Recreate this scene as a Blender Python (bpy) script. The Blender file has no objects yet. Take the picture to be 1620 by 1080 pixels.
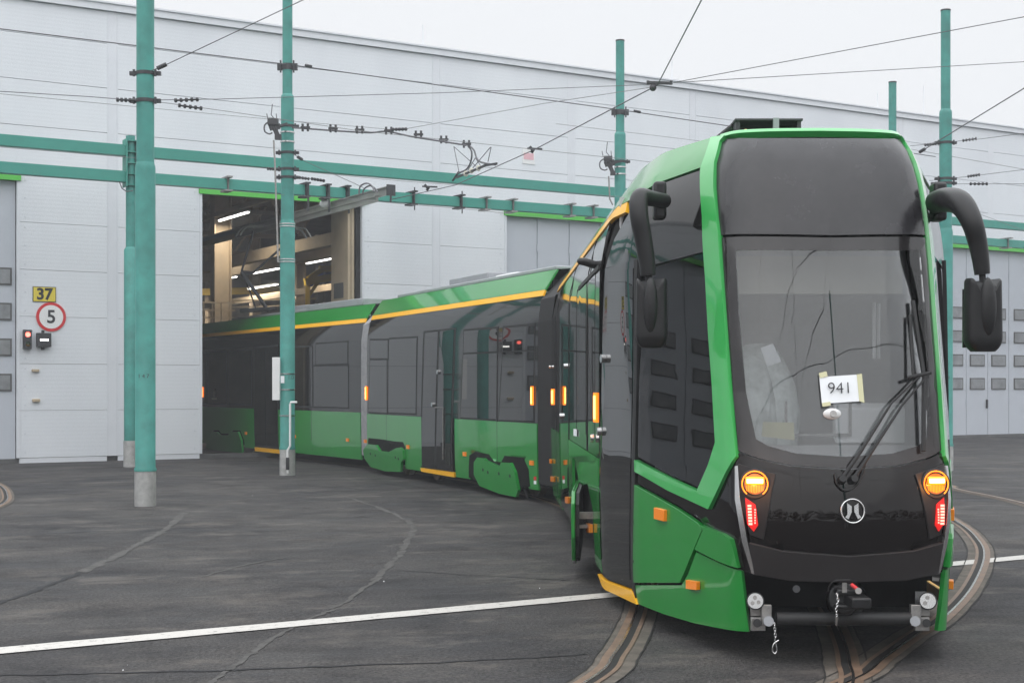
import bpy, bmesh, math, random
import numpy as np
from mathutils import Vector, Matrix
from mathutils.bvhtree import BVHTree
random.seed(7)
R = math.radians
scene = bpy.context.scene
COL = scene.collection
# ------------------------------------------------------------------ camera, world, sun, exposure
F = 2250.0; CX = 810.0; HY = 611.0; HC = 1.75
cam_d = bpy.data.cameras.new('camera'); cam = bpy.data.objects.new('camera', cam_d); COL.objects.link(cam)
cam.location = (0, 0, HC); cam.rotation_euler = (R(90), 0, 0)
cam_d.lens = 50; cam_d.sensor_width = 36; cam_d.shift_y = (HY-540)/1620; cam_d.clip_start = .1; cam_d.clip_end = 2000
scene.camera = cam
scene.view_settings.view_transform = 'Standard'; scene.view_settings.look = 'None'
scene.view_settings.exposure = 0.0; scene.view_settings.gamma = 1
w = bpy.data.worlds.new('World'); scene.world = w; w.use_nodes = True
nt = w.node_tree; nt.nodes.clear()
def N(t, kind, **k):
    n = t.nodes.new(kind)
    for a, b in k.items(): setattr(n, a, b)
    return n
out = N(nt, 'ShaderNodeOutputWorld'); bg = N(nt, 'ShaderNodeBackground'); bg.inputs[1].default_value = .1
sky = N(nt, 'ShaderNodeTexSky', sky_type='NISHITA', sun_disc=False); sky.sun_elevation = R(40); sky.sun_rotation = R(200)
sky.dust_density = 6; sky.air_density = .6
tc = N(nt, 'ShaderNodeTexCoord'); sp = N(nt, 'ShaderNodeSeparateXYZ'); ramp = N(nt, 'ShaderNodeValToRGB')
els = ramp.color_ramp.elements
els[0].position = 0; els[0].color = (.95, .97, 1.0, 1)
els[1].position = 1; els[1].color = (2.7, 2.78, 2.88, 1)
e = els.new(.3); e.color = (.97, .99, 1.02, 1)
e = els.new(.55); e.color = (1.95, 2.0, 2.06, 1)
mul = N(nt, 'ShaderNodeVectorMath', operation='SCALE'); mul.inputs['Scale'].default_value = 10.0
mix = N(nt, 'ShaderNodeMixRGB'); mix.inputs[0].default_value = .96
nt.links.new(tc.outputs['Generated'], sp.inputs[0]); nt.links.new(sp.outputs[2], ramp.inputs[0])
nt.links.new(ramp.outputs[0], mul.inputs[0]); nt.links.new(sky.outputs[0], mix.inputs[1]); nt.links.new(mul.outputs[0], mix.inputs[2])
nt.links.new(mix.outputs[0], bg.inputs[0]); nt.links.new(bg.outputs[0], out.inputs[0])
sun_d = bpy.data.lights.new('sun', 'SUN'); sun_d.energy = .6; sun_d.angle = R(95); sun_d.color = (1, .97, .93)
sun = bpy.data.objects.new('sun', sun_d); COL.objects.link(sun); sun.rotation_euler = (R(50), 0, R(-20)); sun.location = (0, 0, 30)
# ------------------------------------------------------------------ helpers
def tag(o, label=None, cat=None, group=None, kind=None):
    if label: o['label'] = label
    if cat: o['category'] = cat
    if group: o['group'] = group
    if kind: o['kind'] = kind
    return o
def thing(name, label, cat, loc=(0, 0, 0), group=None):
    o = bpy.data.objects.new(name, None); COL.objects.link(o); o.location = loc; o.empty_display_size = .2
    return tag(o, label, cat, group)
def org(o):
    v = Vector((0, 0, 0))
    while o is not None: v = v + o.location; o = o.parent
    return v
def copy_tree(o, parent=None, delta=None):
    c = o.copy(); COL.objects.link(c); c.parent = parent
    if delta is not None: c.location = Vector(o.location)+Vector(delta)
    for ch in list(o.children): copy_tree(ch, c)
    return c
class MB:
    def __init__(s): s.v = []; s.f = []
    def add(s, vs, fs):
        n = len(s.v); s.v += [tuple(x) for x in vs]; s.f += [tuple(i+n for i in f) for f in fs]; return s
    def obb(s, c, a, b, d):
        c, a, b, d = map(Vector, (c, a, b, d))
        vs = [c+i*a+j*b+k*d for k in (-1, 1) for j in (-1, 1) for i in (-1, 1)]
        fs = [(0, 2, 3, 1), (4, 5, 7, 6), (0, 1, 5, 4), (2, 6, 7, 3), (0, 4, 6, 2), (1, 3, 7, 5)]
        if a.cross(b).dot(d) < 0: fs = [f[::-1] for f in fs]
        return s.add(vs, fs)
    def box(s, x0, x1, y0, y1, z0, z1):
        return s.obb(((x0+x1)/2, (y0+y1)/2, (z0+z1)/2), ((x1-x0)/2, 0, 0), (0, (y1-y0)/2, 0), (0, 0, (z1-z0)/2))
    def bar(s, p, q, wd, ht, up=(0, 0, 1)):
        p, q = Vector(p), Vector(q); d = q-p; u = Vector(up)
        if abs(d.normalized().dot(u)) > .98: u = Vector((0, 1, 0))
        sd = d.cross(u).normalized(); u = sd.cross(d).normalized()
        return s.obb((p+q)/2, d/2, sd*wd/2, u*ht/2)
    def tube(s, pts, r, n=10, cap=True):
        pts = [Vector(p) for p in pts]; m = len(pts)
        rs = r if isinstance(r, (list, tuple)) else [r]*m
        vs = []; prev = None
        for i, p in enumerate(pts):
            t = (pts[min(i+1, m-1)]-pts[max(i-1, 0)])
            t = t.normalized() if t.length > 1e-9 else Vector((0, 0, 1))
            if prev is None:
                a = t.cross(Vector((0, 0, 1)))
                if a.length < .1: a = t.cross(Vector((0, 1, 0)))
            else: a = prev-t*prev.dot(t)
            a.normalize(); prev = a; b = t.cross(a)
            for k in range(n):
                an = 2*math.pi*k/n; vs.append(p+(a*math.cos(an)+b*math.sin(an))*rs[i])
        fs = [(i*n+k, i*n+(k+1) % n, (i+1)*n+(k+1) % n, (i+1)*n+k) for i in range(m-1) for k in range(n)]
        if cap: fs += [tuple(range(n))[::-1], tuple((m-1)*n+k for k in range(n))]
        return s.add(vs, fs)
    def prism(s, poly, d):
        n = len(poly); poly = [Vector(p) for p in poly]; d = Vector(d)
        nm = Vector((0, 0, 0))
        for i in range(n): nm += poly[i].cross(poly[(i+1) % n])
        vs = poly+[p+d for p in poly]
        fs = [tuple(range(n)), tuple(range(n, 2*n))[::-1]]+[(i, i+n, (i+1) % n+n, (i+1) % n) for i in range(n)]
        if nm.dot(d) > 0: fs = [f[::-1] for f in fs]
        return s.add(vs, fs)
    def ball(s, c, rx, ry=None, rz=None, n=12, m=8):
        ry = ry or rx; rz = rz or rx; c = Vector(c); vs = [c+Vector((0, 0, -rz))]
        for j in range(1, m):
            a = math.pi*j/m-math.pi/2
            for k in range(n):
                t = 2*math.pi*k/n; vs.append(c+Vector((rx*math.cos(a)*math.cos(t), ry*math.cos(a)*math.sin(t), rz*math.sin(a))))
        vs.append(c+Vector((0, 0, rz))); fs = []
        for k in range(n):
            fs.append((0, 1+(k+1) % n, 1+k)); fs.append((len(vs)-1, 1+(m-2)*n+k, 1+(m-2)*n+(k+1) % n))
            for j in range(m-2): fs.append((1+j*n+k, 1+j*n+(k+1) % n, 1+(j+1)*n+(k+1) % n, 1+(j+1)*n+k))
        return s.add(vs, fs)
    def build(s, name, m, parent=None, bevel=0, smooth=True, loc=None, seg=2, ang=35):
        o0 = org(parent) if parent is not None else (Vector(loc) if loc is not None else None)
        if o0 is None:
            a = np.array(s.v); o0 = Vector(((a[:, 0].min()+a[:, 0].max())/2, (a[:, 1].min()+a[:, 1].max())/2, a[:, 2].min()))
        me = bpy.data.meshes.new(name); me.from_pydata([tuple(Vector(v)-o0) for v in s.v], [], s.f)
        me.materials.append(m); me.validate(); me.update()
        if smooth:
            me.polygons.foreach_set('use_smooth', [True]*len(me.polygons)); me.set_sharp_from_angle(angle=R(ang))
        o = bpy.data.objects.new(name, me); COL.objects.link(o)
        if parent is not None: o.parent = parent
        else: o.location = o0
        if bevel:
            b = o.modifiers.new('bevel', 'BEVEL'); b.width = bevel; b.segments = seg; b.limit_method = 'ANGLE'; b.angle_limit = R(40); b.harden_normals = False
        return o
def mat(name, col, rough=.5, metal=0, coat=0, var=0, vs=3, bump=0, bs=40, spec=.5, ior=1.5, emit=None, es=0, stretch=None, alpha=1, trans=0, coatr=.03):
    m = bpy.data.materials.new(name); m.use_nodes = True; t = m.node_tree; p = t.nodes['Principled BSDF']
    c = tuple(col)+(1,)
    p.inputs['Base Color'].default_value = c; p.inputs['Roughness'].default_value = rough; p.inputs['Metallic'].default_value = metal
    p.inputs['Coat Weight'].default_value = coat; p.inputs['Coat Roughness'].default_value = coatr
    p.inputs['Specular IOR Level'].default_value = spec; p.inputs['IOR'].default_value = ior
    p.inputs['Transmission Weight'].default_value = trans
    if emit: p.inputs['Emission Color'].default_value = tuple(emit)+(1,); p.inputs['Emission Strength'].default_value = es
    g = N(t, 'ShaderNodeNewGeometry'); mp = N(t, 'ShaderNodeMapping'); t.links.new(g.outputs['Position'], mp.inputs[0])
    if stretch: mp.inputs['Scale'].default_value = stretch
    if var:
        n = N(t, 'ShaderNodeTexNoise'); n.inputs['Scale'].default_value = vs; n.inputs['Detail'].default_value = 6; n.inputs['Roughness'].default_value = .65
        t.links.new(mp.outputs[0], n.inputs['Vector'])
        r = N(t, 'ShaderNodeValToRGB'); r.color_ramp.elements[0].position = .3; r.color_ramp.elements[1].position = .7
        r.color_ramp.elements[0].color = tuple(x*(1-var) for x in col)+(1,); r.color_ramp.elements[1].color = tuple(min(1, x*(1+var)) for x in col)+(1,)
        t.links.new(n.outputs[0], r.inputs[0]); t.links.new(r.outputs[0], p.inputs['Base Color'])
        mr = N(t, 'ShaderNodeMapRange'); mr.inputs['To Min'].default_value = max(0, rough*(1-var*.6)); mr.inputs['To Max'].default_value = min(1, rough*(1+var*.8))
        t.links.new(n.outputs[0], mr.inputs[0]); t.links.new(mr.outputs[0], p.inputs['Roughness'])
    if bump:
        n2 = N(t, 'ShaderNodeTexNoise'); n2.inputs['Scale'].default_value = bs; n2.inputs['Detail'].default_value = 3
        t.links.new(mp.outputs[0], n2.inputs['Vector'])
        b = N(t, 'ShaderNodeBump'); b.inputs['Strength'].default_value = bump; b.inputs['Distance'].default_value = .01
        t.links.new(n2.outputs[0], b.inputs['Height']); t.links.new(b.outputs[0], p.inputs['Normal'])
    return m
M = {}
M['green'] = mat('tram_green', (.011, .245, .034), .33, spec=.35, coat=.85, var=.06, vs=1.5, coatr=.05)
M['green_light'] = mat('tram_light_green', (.042, .43, .092), .3, coat=1, var=.05, vs=1.5)
M['yellow'] = mat('tram_yellow', (1, .50, .01), .4, coat=.25)
M['black'] = mat('black_gloss', (.010, .010, .010), .05, ior=1.6, var=.15, vs=4)
M['black_front'] = mat('black_mask', (.0045, .003, .003), .04, ior=1.45, var=.15, vs=3)
M['panel_top'] = mat('dusty_panel', (.022, .021, .024), .25, spec=.5, var=.35, vs=2.6)
M['frit'] = mat('glass_border', (.020, .018, .019), .10, var=.2, vs=3)
M['pane'] = mat('window_glass', (.010, .011, .011), .015, ior=1.62)
M['bumper'] = mat('bumper_grey', (.018, .0155, .016), .42, spec=.3, var=.15, vs=5, bump=.08, bs=300)
M['rubber'] = mat('rubber', (.012, .012, .013), .6, var=.2, vs=8)
M['plastic'] = mat('mirror_plastic', (.010, .010, .011), .38, spec=.4, bump=.15, bs=350)
M['dark'] = mat('underframe', (.006, .006, .006), .8, spec=.15, var=.3, vs=6)
M['chrome'] = mat('chrome', (.60, .60, .60), .25, metal=1)
M['steel'] = mat('dull_steel', (.33, .32, .31), .45, metal=.8, var=.25, vs=20)
M['bellows'] = mat('bellows_grey', (.28, .28, .29), .6, var=.2, vs=10)
M['roofgrey'] = mat('roof_unit_grey', (.30, .31, .33), .5, var=.1, vs=4)
M['orange'] = mat('orange_reflector', (1, .27, .006), .3, coat=.3, emit=(1, .25, .01), es=.0)
M['e_orange'] = mat('orange_lamp', (.9, .25, .01), .3, emit=(1, .20, .008), es=1.5)
M['e_core'] = mat('amber_led_core', (1, .8, .4), .3, emit=(1, .72, .22), es=7)
M['lens_dim'] = mat('amber_lens', (.20, .08, .015), .2, emit=(1, .26, .02), es=.28, coat=1)
M['e_orange_hot'] = mat('orange_led', (1, .6, .2), .3, emit=(1, .50, .10), es=4.5)
M['e_red'] = mat('red_lamp', (.5, .01, .01), .3, emit=(1, .018, .012), es=.35)
M['e_red_hot'] = mat('red_led', (1, .3, .3), .3, emit=(1, .13, .09), es=5)
M['pole'] = mat('pole_green', (.050, .26, .225), .5, var=.24, vs=2.6, bump=.06, bs=60)
M['beam'] = mat('beam_green', (.045, .28, .225), .5, var=.08, vs=2)
M['sleeve'] = mat('galvanised_sleeve', (.40, .40, .39), .5, metal=.3, var=.25, vs=7, bump=.1, bs=50)
M['clamp'] = mat('dark_clamp', (.05, .05, .055), .55, metal=.3)
M['wire'] = mat('wire', (.10, .10, .11), .5)
M['wire_thin'] = mat('thin_wire', (.19, .19, .20), .5)
M['white'] = mat('white_paint', (.78, .78, .78), .4, var=.04)
M['paper'] = mat('paper', (.82, .84, .86), .8, var=.03)
M['tape'] = mat('masking_tape', (.62, .60, .38), .8)
M['ink'] = mat('ink', (.03, .03, .035), .8)
M['signyellow'] = mat('sign_yellow', (.72, .58, .06), .5)
M['signred'] = mat('sign_red', (.60, .02, .025), .5)
M['lintel'] = mat('lintel_green', (.10, .50, .07), .5, var=.05)
M['gatepane'] = mat('gate_pane', (.24, .25, .26), .12, var=.3, vs=2)
M['door'] = mat('door_grey', (.50, .53, .58), .5, var=.03, vs=2)
M['trim'] = mat('wall_trim', (.69, .71, .75), .45, var=.03)
M['plinth'] = mat('dark_plinth', (.10, .10, .10), .8, var=.3)
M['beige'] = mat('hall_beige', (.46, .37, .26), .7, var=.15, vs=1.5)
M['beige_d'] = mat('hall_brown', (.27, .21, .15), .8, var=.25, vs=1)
M['crane'] = mat('crane_yellow', (.62, .42, .03), .5)
M['tubelight'] = mat('tube_light', (1, 1, 1), .5, emit=(1, .98, .92), es=5)
M['cabgrey'] = mat('cab_grey', (.55, .55, .56), .6, var=.08)
M['cream'] = mat('blind_cream', (.62, .60, .52), .7)
M['film'] = mat('plastic_film', (.62, .66, .64), .3, var=.25, vs=9, bump=.9, bs=14)
M['conductor'] = mat('rail_alu', (.36, .35, .33), .4, metal=.6, var=.15)
def wall_material():
    m = mat('wall_panel', (.70, .705, .72), .5); t = m.node_tree; p = t.nodes['Principled BSDF']
    g = N(t, 'ShaderNodeNewGeometry'); s = N(t, 'ShaderNodeSeparateXYZ'); t.links.new(g.outputs[0], s.inputs[0])
    k = N(t, 'ShaderNodeMath', operation='MULTIPLY'); k.inputs[1].default_value = 2*math.pi/.09; t.links.new(s.outputs[2], k.inputs[0])
    sn = N(t, 'ShaderNodeMath', operation='SINE'); t.links.new(k.outputs[0], sn.inputs[0])
    b = N(t, 'ShaderNodeBump'); b.inputs['Strength'].default_value = .06; b.inputs['Distance'].default_value = .006
    t.links.new(sn.outputs[0], b.inputs['Height']); t.links.new(b.outputs[0], p.inputs['Normal'])
    n = N(t, 'ShaderNodeTexNoise'); n.inputs['Scale'].default_value = .5; n.inputs['Detail'].default_value = 5
    mp = N(t, 'ShaderNodeMapping'); mp.inputs['Scale'].default_value = (1, 1, .35); t.links.new(g.outputs[0], mp.inputs[0]); t.links.new(mp.outputs[0], n.inputs['Vector'])
    r = N(t, 'ShaderNodeValToRGB'); r.color_ramp.elements[0].color = (.67, .695, .735, 1); r.color_ramp.elements[1].color = (.75, .775, .81, 1)
    r.color_ramp.elements[0].position = .3; r.color_ramp.elements[1].position = .7
    t.links.new(n.outputs[0], r.inputs[0]); t.links.new(r.outputs[0], p.inputs['Base Color'])
    return m
M['wall'] = wall_material()
def asphalt():
    m = mat('asphalt', (.07, .07, .07), .85, spec=.12); t = m.node_tree; p = t.nodes['Principled BSDF']
    g = N(t, 'ShaderNodeNewGeometry'); mp = N(t, 'ShaderNodeMapping'); mp.inputs['Rotation'].default_value = (0, 0, R(-14)); t.links.new(g.outputs[0], mp.inputs[0])
    def noise(sc, det, scale3=None, rough=.6):
        n = N(t, 'ShaderNodeTexNoise'); n.inputs['Scale'].default_value = sc; n.inputs['Detail'].default_value = det; n.inputs['Roughness'].default_value = rough
        if scale3:
            q = N(t, 'ShaderNodeMapping'); q.inputs['Scale'].default_value = scale3; t.links.new(mp.outputs[0], q.inputs[0]); t.links.new(q.outputs[0], n.inputs['Vector'])
        else: t.links.new(g.outputs[0], n.inputs['Vector'])
        return n
    big = noise(.35, 5, (1, .9, 1)); stre = noise(1.1, 8, (.55, 1.2, 1), .75); fine = noise(38, 4, None, .8); grit = N(t, 'ShaderNodeTexVoronoi'); grit.inputs['Scale'].default_value = 85
    t.links.new(g.outputs[0], grit.inputs['Vector'])
    r = N(t, 'ShaderNodeValToRGB'); r.color_ramp.elements[0].position = .41; r.color_ramp.elements[1].position = .64
    r.color_ramp.elements[0].color = (.033, .032, .034, 1); r.color_ramp.elements[1].color = (.076, .071, .067, 1)
    a = N(t, 'ShaderNodeMath', operation='ADD'); t.links.new(big.outputs[0], a.inputs[0]); t.links.new(stre.outputs[0], a.inputs[1])
    h = N(t, 'ShaderNodeMath', operation='MULTIPLY'); h.inputs[1].default_value = .5; t.links.new(a.outputs[0], h.inputs[0]); t.links.new(h.outputs[0], r.inputs[0])
    r2 = N(t, 'ShaderNodeValToRGB'); r2.color_ramp.elements[0].position = .35; r2.color_ramp.elements[1].position = .7
    r2.color_ramp.elements[0].color = (.35, .35, .35, 1); r2.color_ramp.elements[1].color = (1.9, 1.9, 1.9, 1)
    t.links.new(fine.outputs[0], r2.inputs[0])
    mx = N(t, 'ShaderNodeMixRGB', blend_type='MULTIPLY'); mx.inputs[0].default_value = 1; t.links.new(r.outputs[0], mx.inputs[1]); t.links.new(r2.outputs[0], mx.inputs[2])
    pn = noise(.9, 12, (.8, 1.3, 1), .78); pr = N(t, 'ShaderNodeValToRGB'); pr.color_ramp.elements[0].position = .52; pr.color_ramp.elements[1].position = .62
    pr.color_ramp.elements[0].color = (0, 0, 0, 1); pr.color_ramp.elements[1].color = (.6, .6, .6, 1); t.links.new(pn.outputs[0], pr.inputs[0])
    m3 = N(t, 'ShaderNodeMixRGB'); m3.inputs[2].default_value = (.125, .112, .10, 1); t.links.new(pr.outputs[0], m3.inputs[0]); t.links.new(mx.outputs[0], m3.inputs[1])
    dn = noise(1.7, 9, (.8, 1, 1), .7); dr = N(t, 'ShaderNodeValToRGB'); dr.color_ramp.elements[0].position = .36; dr.color_ramp.elements[1].position = .52
    dr.color_ramp.elements[0].color = (.62, .62, .64, 1); dr.color_ramp.elements[1].color = (1, 1, 1, 1); t.links.new(dn.outputs[0], dr.inputs[0])
    m4 = N(t, 'ShaderNodeMixRGB', blend_type='MULTIPLY'); m4.inputs[0].default_value = 1; t.links.new(m3.outputs[0], m4.inputs[1]); t.links.new(dr.outputs[0], m4.inputs[2])
    t.links.new(m4.outputs[0], p.inputs['Base Color'])
    mr = N(t, 'ShaderNodeMapRange'); mr.inputs[1].default_value = .35; mr.inputs[2].default_value = .65; mr.inputs['To Min'].default_value = .55; mr.inputs['To Max'].default_value = .92
    t.links.new(stre.outputs[0], mr.inputs[0]); t.links.new(mr.outputs[0], p.inputs['Roughness'])
    b = N(t, 'ShaderNodeBump'); b.inputs['Strength'].default_value = .55; b.inputs['Distance'].default_value = .006
    t.links.new(grit.outputs[0], b.inputs['Height']); t.links.new(b.outputs[0], p.inputs['Normal'])
    return m
M['asphalt'] = asphalt()
M['seam'] = mat('sealed_seam', (.078, .075, .072), .9, spec=.15, var=.45, vs=9)
M['tar'] = mat('tar', (.018, .018, .02), .7, spec=.2, var=.3, vs=10)
M['railconc'] = mat('rail_concrete', (.11, .097, .083), .9, spec=.15, var=.4, vs=5, bump=.3, bs=80)
M['rust'] = mat('rail_rust', (.16, .105, .07), .6, metal=.2, var=.35, vs=6)
M['groove'] = mat('rail_groove', (.008, .007, .006), .9)
M['railshine'] = mat('rail_shine', (.5, .47, .45), .25, metal=1, var=.2, vs=10)
def line_mat():
    m = mat('road_paint', (.62, .60, .56), .8); t = m.node_tree; p = t.nodes['Principled BSDF']
    g = N(t, 'ShaderNodeNewGeometry'); n = N(t, 'ShaderNodeTexNoise'); n.inputs['Scale'].default_value = 14; n.inputs['Detail'].default_value = 8; n.inputs['Roughness'].default_value = .75
    t.links.new(g.outputs[0], n.inputs['Vector']); r = N(t, 'ShaderNodeValToRGB'); r.color_ramp.elements[0].position = .33; r.color_ramp.elements[1].position = .45
    r.color_ramp.elements[0].color = (.16, .15, .14, 1); r.color_ramp.elements[1].color = (.50, .48, .45, 1); t.links.new(n.outputs[0], r.inputs[0]); t.links.new(r.outputs[0], p.inputs['Base Color'])
    return m
M['paint'] = line_mat()
def screen_glass(name, tint, ior=1.5):
    m = bpy.data.materials.new(name); m.use_nodes = True; t = m.node_tree; t.nodes.clear()
    o = N(t, 'ShaderNodeOutputMaterial'); mx = N(t, 'ShaderNodeMixShader'); tr = N(t, 'ShaderNodeBsdfTransparent'); gl = N(t, 'ShaderNodeBsdfGlossy'); fr = N(t, 'ShaderNodeFresnel')
    tr.inputs[0].default_value = tint+(1,); gl.inputs['Roughness'].default_value = .012; fr.inputs[0].default_value = ior
    n = N(t, 'ShaderNodeTexNoise'); n.inputs['Scale'].default_value = 2.2; g = N(t, 'ShaderNodeNewGeometry'); b = N(t, 'ShaderNodeBump'); b.inputs['Strength'].default_value = .03; b.inputs['Distance'].default_value = .02
    t.links.new(g.outputs[0], n.inputs['Vector']); t.links.new(n.outputs[0], b.inputs['Height']); t.links.new(b.outputs[0], gl.inputs['Normal'])
    t.links.new(fr.outputs[0], mx.inputs[0]); t.links.new(tr.outputs[0], mx.inputs[1]); t.links.new(gl.outputs[0], mx.inputs[2]); t.links.new(mx.outputs[0], o.inputs[0])
    return m
M['screen'] = screen_glass('windscreen_glass', (.86, .87, .88), 1.62)
M['cabglass'] = screen_glass('cab_side_glass', (.55, .57, .57), 1.6)
def text_mesh(name, body, size, m, parent, c, ax, up, nrm, depth=.003, offset=0.0, loc=None):
    cu = bpy.data.curves.new(name, 'FONT'); cu.body = body; cu.size = size; cu.align_x = 'CENTER'; cu.align_y = 'CENTER'; cu.extrude = depth; cu.offset = offset
    t = bpy.data.objects.new(name, cu); COL.objects.link(t)
    dg = bpy.context.evaluated_depsgraph_get(); me = bpy.data.meshes.new_from_object(t.evaluated_get(dg))
    bpy.data.objects.remove(t); ax, up, nrm, c = map(Vector, (ax, up, nrm, c))
    ax.normalize(); up.normalize(); nrm.normalize(); o0 = org(parent)
    me.transform(Matrix(((ax.x, up.x, nrm.x, c.x-o0.x), (ax.y, up.y, nrm.y, c.y-o0.y), (ax.z, up.z, nrm.z, c.z-o0.z), (0, 0, 0, 1))))
    me.materials.clear(); me.materials.append(m)
    o = bpy.data.objects.new(name, me); COL.objects.link(o); o.parent = parent
    return o
# photograph pixel -> ray from the camera
def ray(px, py): return Vector(((px-CX)/F, 1, (HY-py)/F))
CAM = Vector((0, 0, HC))
def at(px, py, Y): return CAM+ray(px, py)*Y
def gnd(px, py, z=0): return CAM+ray(px, py)*((HC-z)*F/(py-HY))
U = Vector((.8590, .5120, 0)); NN = Vector((-.5120, .8590, 0)); A0 = Vector((-11.62, 32.28, 0)); PERP = A0.dot(NN)
def onperp(px, py, perp):
    r = ray(px, py); return CAM+r*(perp/(r.dot(NN)))
def W(u, z, out=0): return A0+U*u-NN*out+Vector((0, 0, z))
def wpx(px, py):
    p = onperp(px, py, PERP); return (p-A0).dot(U), p.z
def wbox(mb, u0, u1, z0, z1, o0, o1): return mb.obb(W((u0+u1)/2, (z0+z1)/2, (o0+o1)/2), U*(u1-u0)/2, -NN*(o1-o0)/2, (0, 0, (z1-z0)/2))
# ------------------------------------------------------------------ ground
g = MB(); g.add([(-170, -60, 0), (170, -60, 0), (170, 210, 0), (-170, 210, 0)], [(0, 1, 2, 3)])
tag(g.build('ground', M['asphalt'], loc=(0, 0, 0)), kind='structure')
def ribbon(mb, pts, wd, z, jit=0, hgt=.0):
    pts = [Vector((p[0], p[1], 0)) for p in pts]; vs = []
    for i, p in enumerate(pts):
        t = (pts[min(i+1, len(pts)-1)]-pts[max(i-1, 0)]).normalized(); s = Vector((-t.y, t.x, 0))
        a = wd/2*(1+random.uniform(-jit, jit)); b = wd/2*(1+random.uniform(-jit, jit))
        vs += [p+s*a+Vector((0, 0, z)), p-s*b+Vector((0, 0, z))]
    return mb.add(vs, [(2*i, 2*i+1, 2*i+3, 2*i+2) for i in range(len(pts)-1)])
def spline(pts, n=12):
    pts = [Vector(p) for p in pts]; res = []
    for i in range(len(pts)-1):
        p0 = pts[max(i-1, 0)]; p1 = pts[i]; p2 = pts[i+1]; p3 = pts[min(i+2, len(pts)-1)]
        for k in range(n):
            t = k/n; res.append(.5*((2*p1)+(p2-p0)*t+(2*p0-5*p1+4*p2-p3)*t*t+(3*p1-p0-3*p2+p3)*t**3))
    return res+[pts[-1]]
# painted line
a = gnd(-150, 1045.5); d = U
pl = MB(); q0 = Vector((-3.38, 9.40, 0))
pl_pts = [q0+U*t for t in np.linspace(-8, 30, 150)]
ribbon(pl, pl_pts, .235, .008, .05); tag(pl.build('painted_line', M['paint'], loc=(0, 0, 0)), kind='structure')
def seam(pp, wd, m='seam', z=.004, jit=.5):
    s = MB(); pts = spline([gnd(x, y) for x, y in pp], 10)
    pts = [p+Vector((random.uniform(-.02, .02), random.uniform(-.02, .02), 0)) for p in pts]
    ribbon(s, pts, wd, z, jit); tag(s.build('asphalt_seam', M[m], loc=(0, 0, 0)), kind='structure')
seam([(292, 810), (262, 838), (225, 858), (180, 882), (130, 905)], .10)
seam([(130, 905), (70, 928), (10, 950), (-60, 970)], .06, 'tar')
seam([(545, 785), (600, 803), (645, 825), (652, 838), (640, 865), (625, 885), (590, 920)], .07)
seam([(590, 920), (540, 955), (500, 975), (440, 1005), (390, 1040), (330, 1085)], .04, 'seam')
seam([(320, 912), (380, 895), (450, 882)], .04)
seam([(640, 903), (760, 910), (900, 918)], .02, 'tar')
seam([(0, 1068), (200, 1064), (420, 1058), (620, 1050), (850, 1040), (930, 1034)], .03, 'tar')
seam([(480, 757), (530, 756), (565, 760)], .12)
for i in range(70):
    pass
# tracks: asphalt-embedded grooved rail = concrete strip, rusty head, groove, lip
def track_rail(pts, side=1, zo=0):
    """pts = centre of the groove; side=+1 head lies left of travel direction (towards the camera)"""
    pts = [Vector((p[0], p[1], 0)) for p in pts]
    def off(dd):
        r = []
        for i, p in enumerate(pts):
            t = (pts[min(i+1, len(pts)-1)]-pts[max(i-1, 0)]).normalized(); r.append(p+Vector((-t.y, t.x, 0))*dd)
        return r
    mb = MB(); ribbon(mb, off(.0), .27, .004+zo, .03); tag(mb.build('rail_bedding', M['railconc'], loc=(0, 0, 0)), kind='structure')
    mb = MB(); ribbon(mb, off(side*.055), .07, .011+zo); ribbon(mb, off(-side*.04), .03, .011+zo); tag(mb.build('rail', M['rust'], loc=(0, 0, 0)), kind='structure')
    mb = MB(); ribbon(mb, off(side*.03), .018, .0125+zo); tag(mb.build('rail_head', M['railshine'], loc=(0, 0, 0)), kind='structure')
    mb = MB(); ribbon(mb, off(0), .05, .0095+zo); ribbon(mb, off(side*.138), .012, .0075+zo, .8); ribbon(mb, off(-side*.138), .010, .0075+zo, .8); tag(mb.build('rail_groove', M['groove'], loc=(0, 0, 0)), kind='structure')
def offs(pts, dd):
    r = []
    for i, p in enumerate(pts):
        t = (pts[min(i+1, len(pts)-1)]-pts[max(i-1, 0)]).normalized(); r.append(p+Vector((-t.y, t.x, 0))*dd)
    return r
lf = [Vector((-7.2, 37.7, 0)), Vector((-2.95, 30.5, 0))]
Cn = Vector((1.02-30*.9914, 11.25+30*.1305, 0))
for an in np.linspace(R(28), R(-7.5), 12): lf.append(Cn+30*Vector((math.cos(an), math.sin(an), 0)))
lf += [gnd(998.5, 1003), gnd(978, 1037), gnd(940, 1077), Vector((-.35, 6.6, 0)), Vector((-2.2, 4.6, 0)), Vector((-6, 2.6, 0))]
lf[0:0] = [Vector((-18, 55.7, 0))]
lf = spline(lf, 8); rf = offs(lf, 1.435)
if rf[len(rf)//2].x < lf[len(lf)//2].x: rf = offs(lf, -1.435)
track_rail(lf, -1); track_rail(rf, 1, 0)
sw = [gnd(*p) for p in [(1510.4, 826), (1543, 854), (1552, 881.7), (1530.5, 931), (1484, 980.5), (1444, 1005), (1391.6, 1042), (1342, 1076)]]
sw = [Vector((6.2, 27, 0)), Vector((6.15, 22, 0))]+sw+[Vector((1.0, 7.2, 0)), Vector((-1.5, 5.3, 0))]
track_rail(spline(sw, 8), 1, .0005)
track_rail(spline([Vector((6.2, 30, 0)), gnd(1480, 765), gnd(1510, 774), gnd(1620, 798), gnd(1760, 850)], 8), 1)
track_rail(spline([gnd(-60, 745), gnd(-8, 765), gnd(8, 781), gnd(-2, 799), gnd(-90, 830)], 8), 1)
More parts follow.
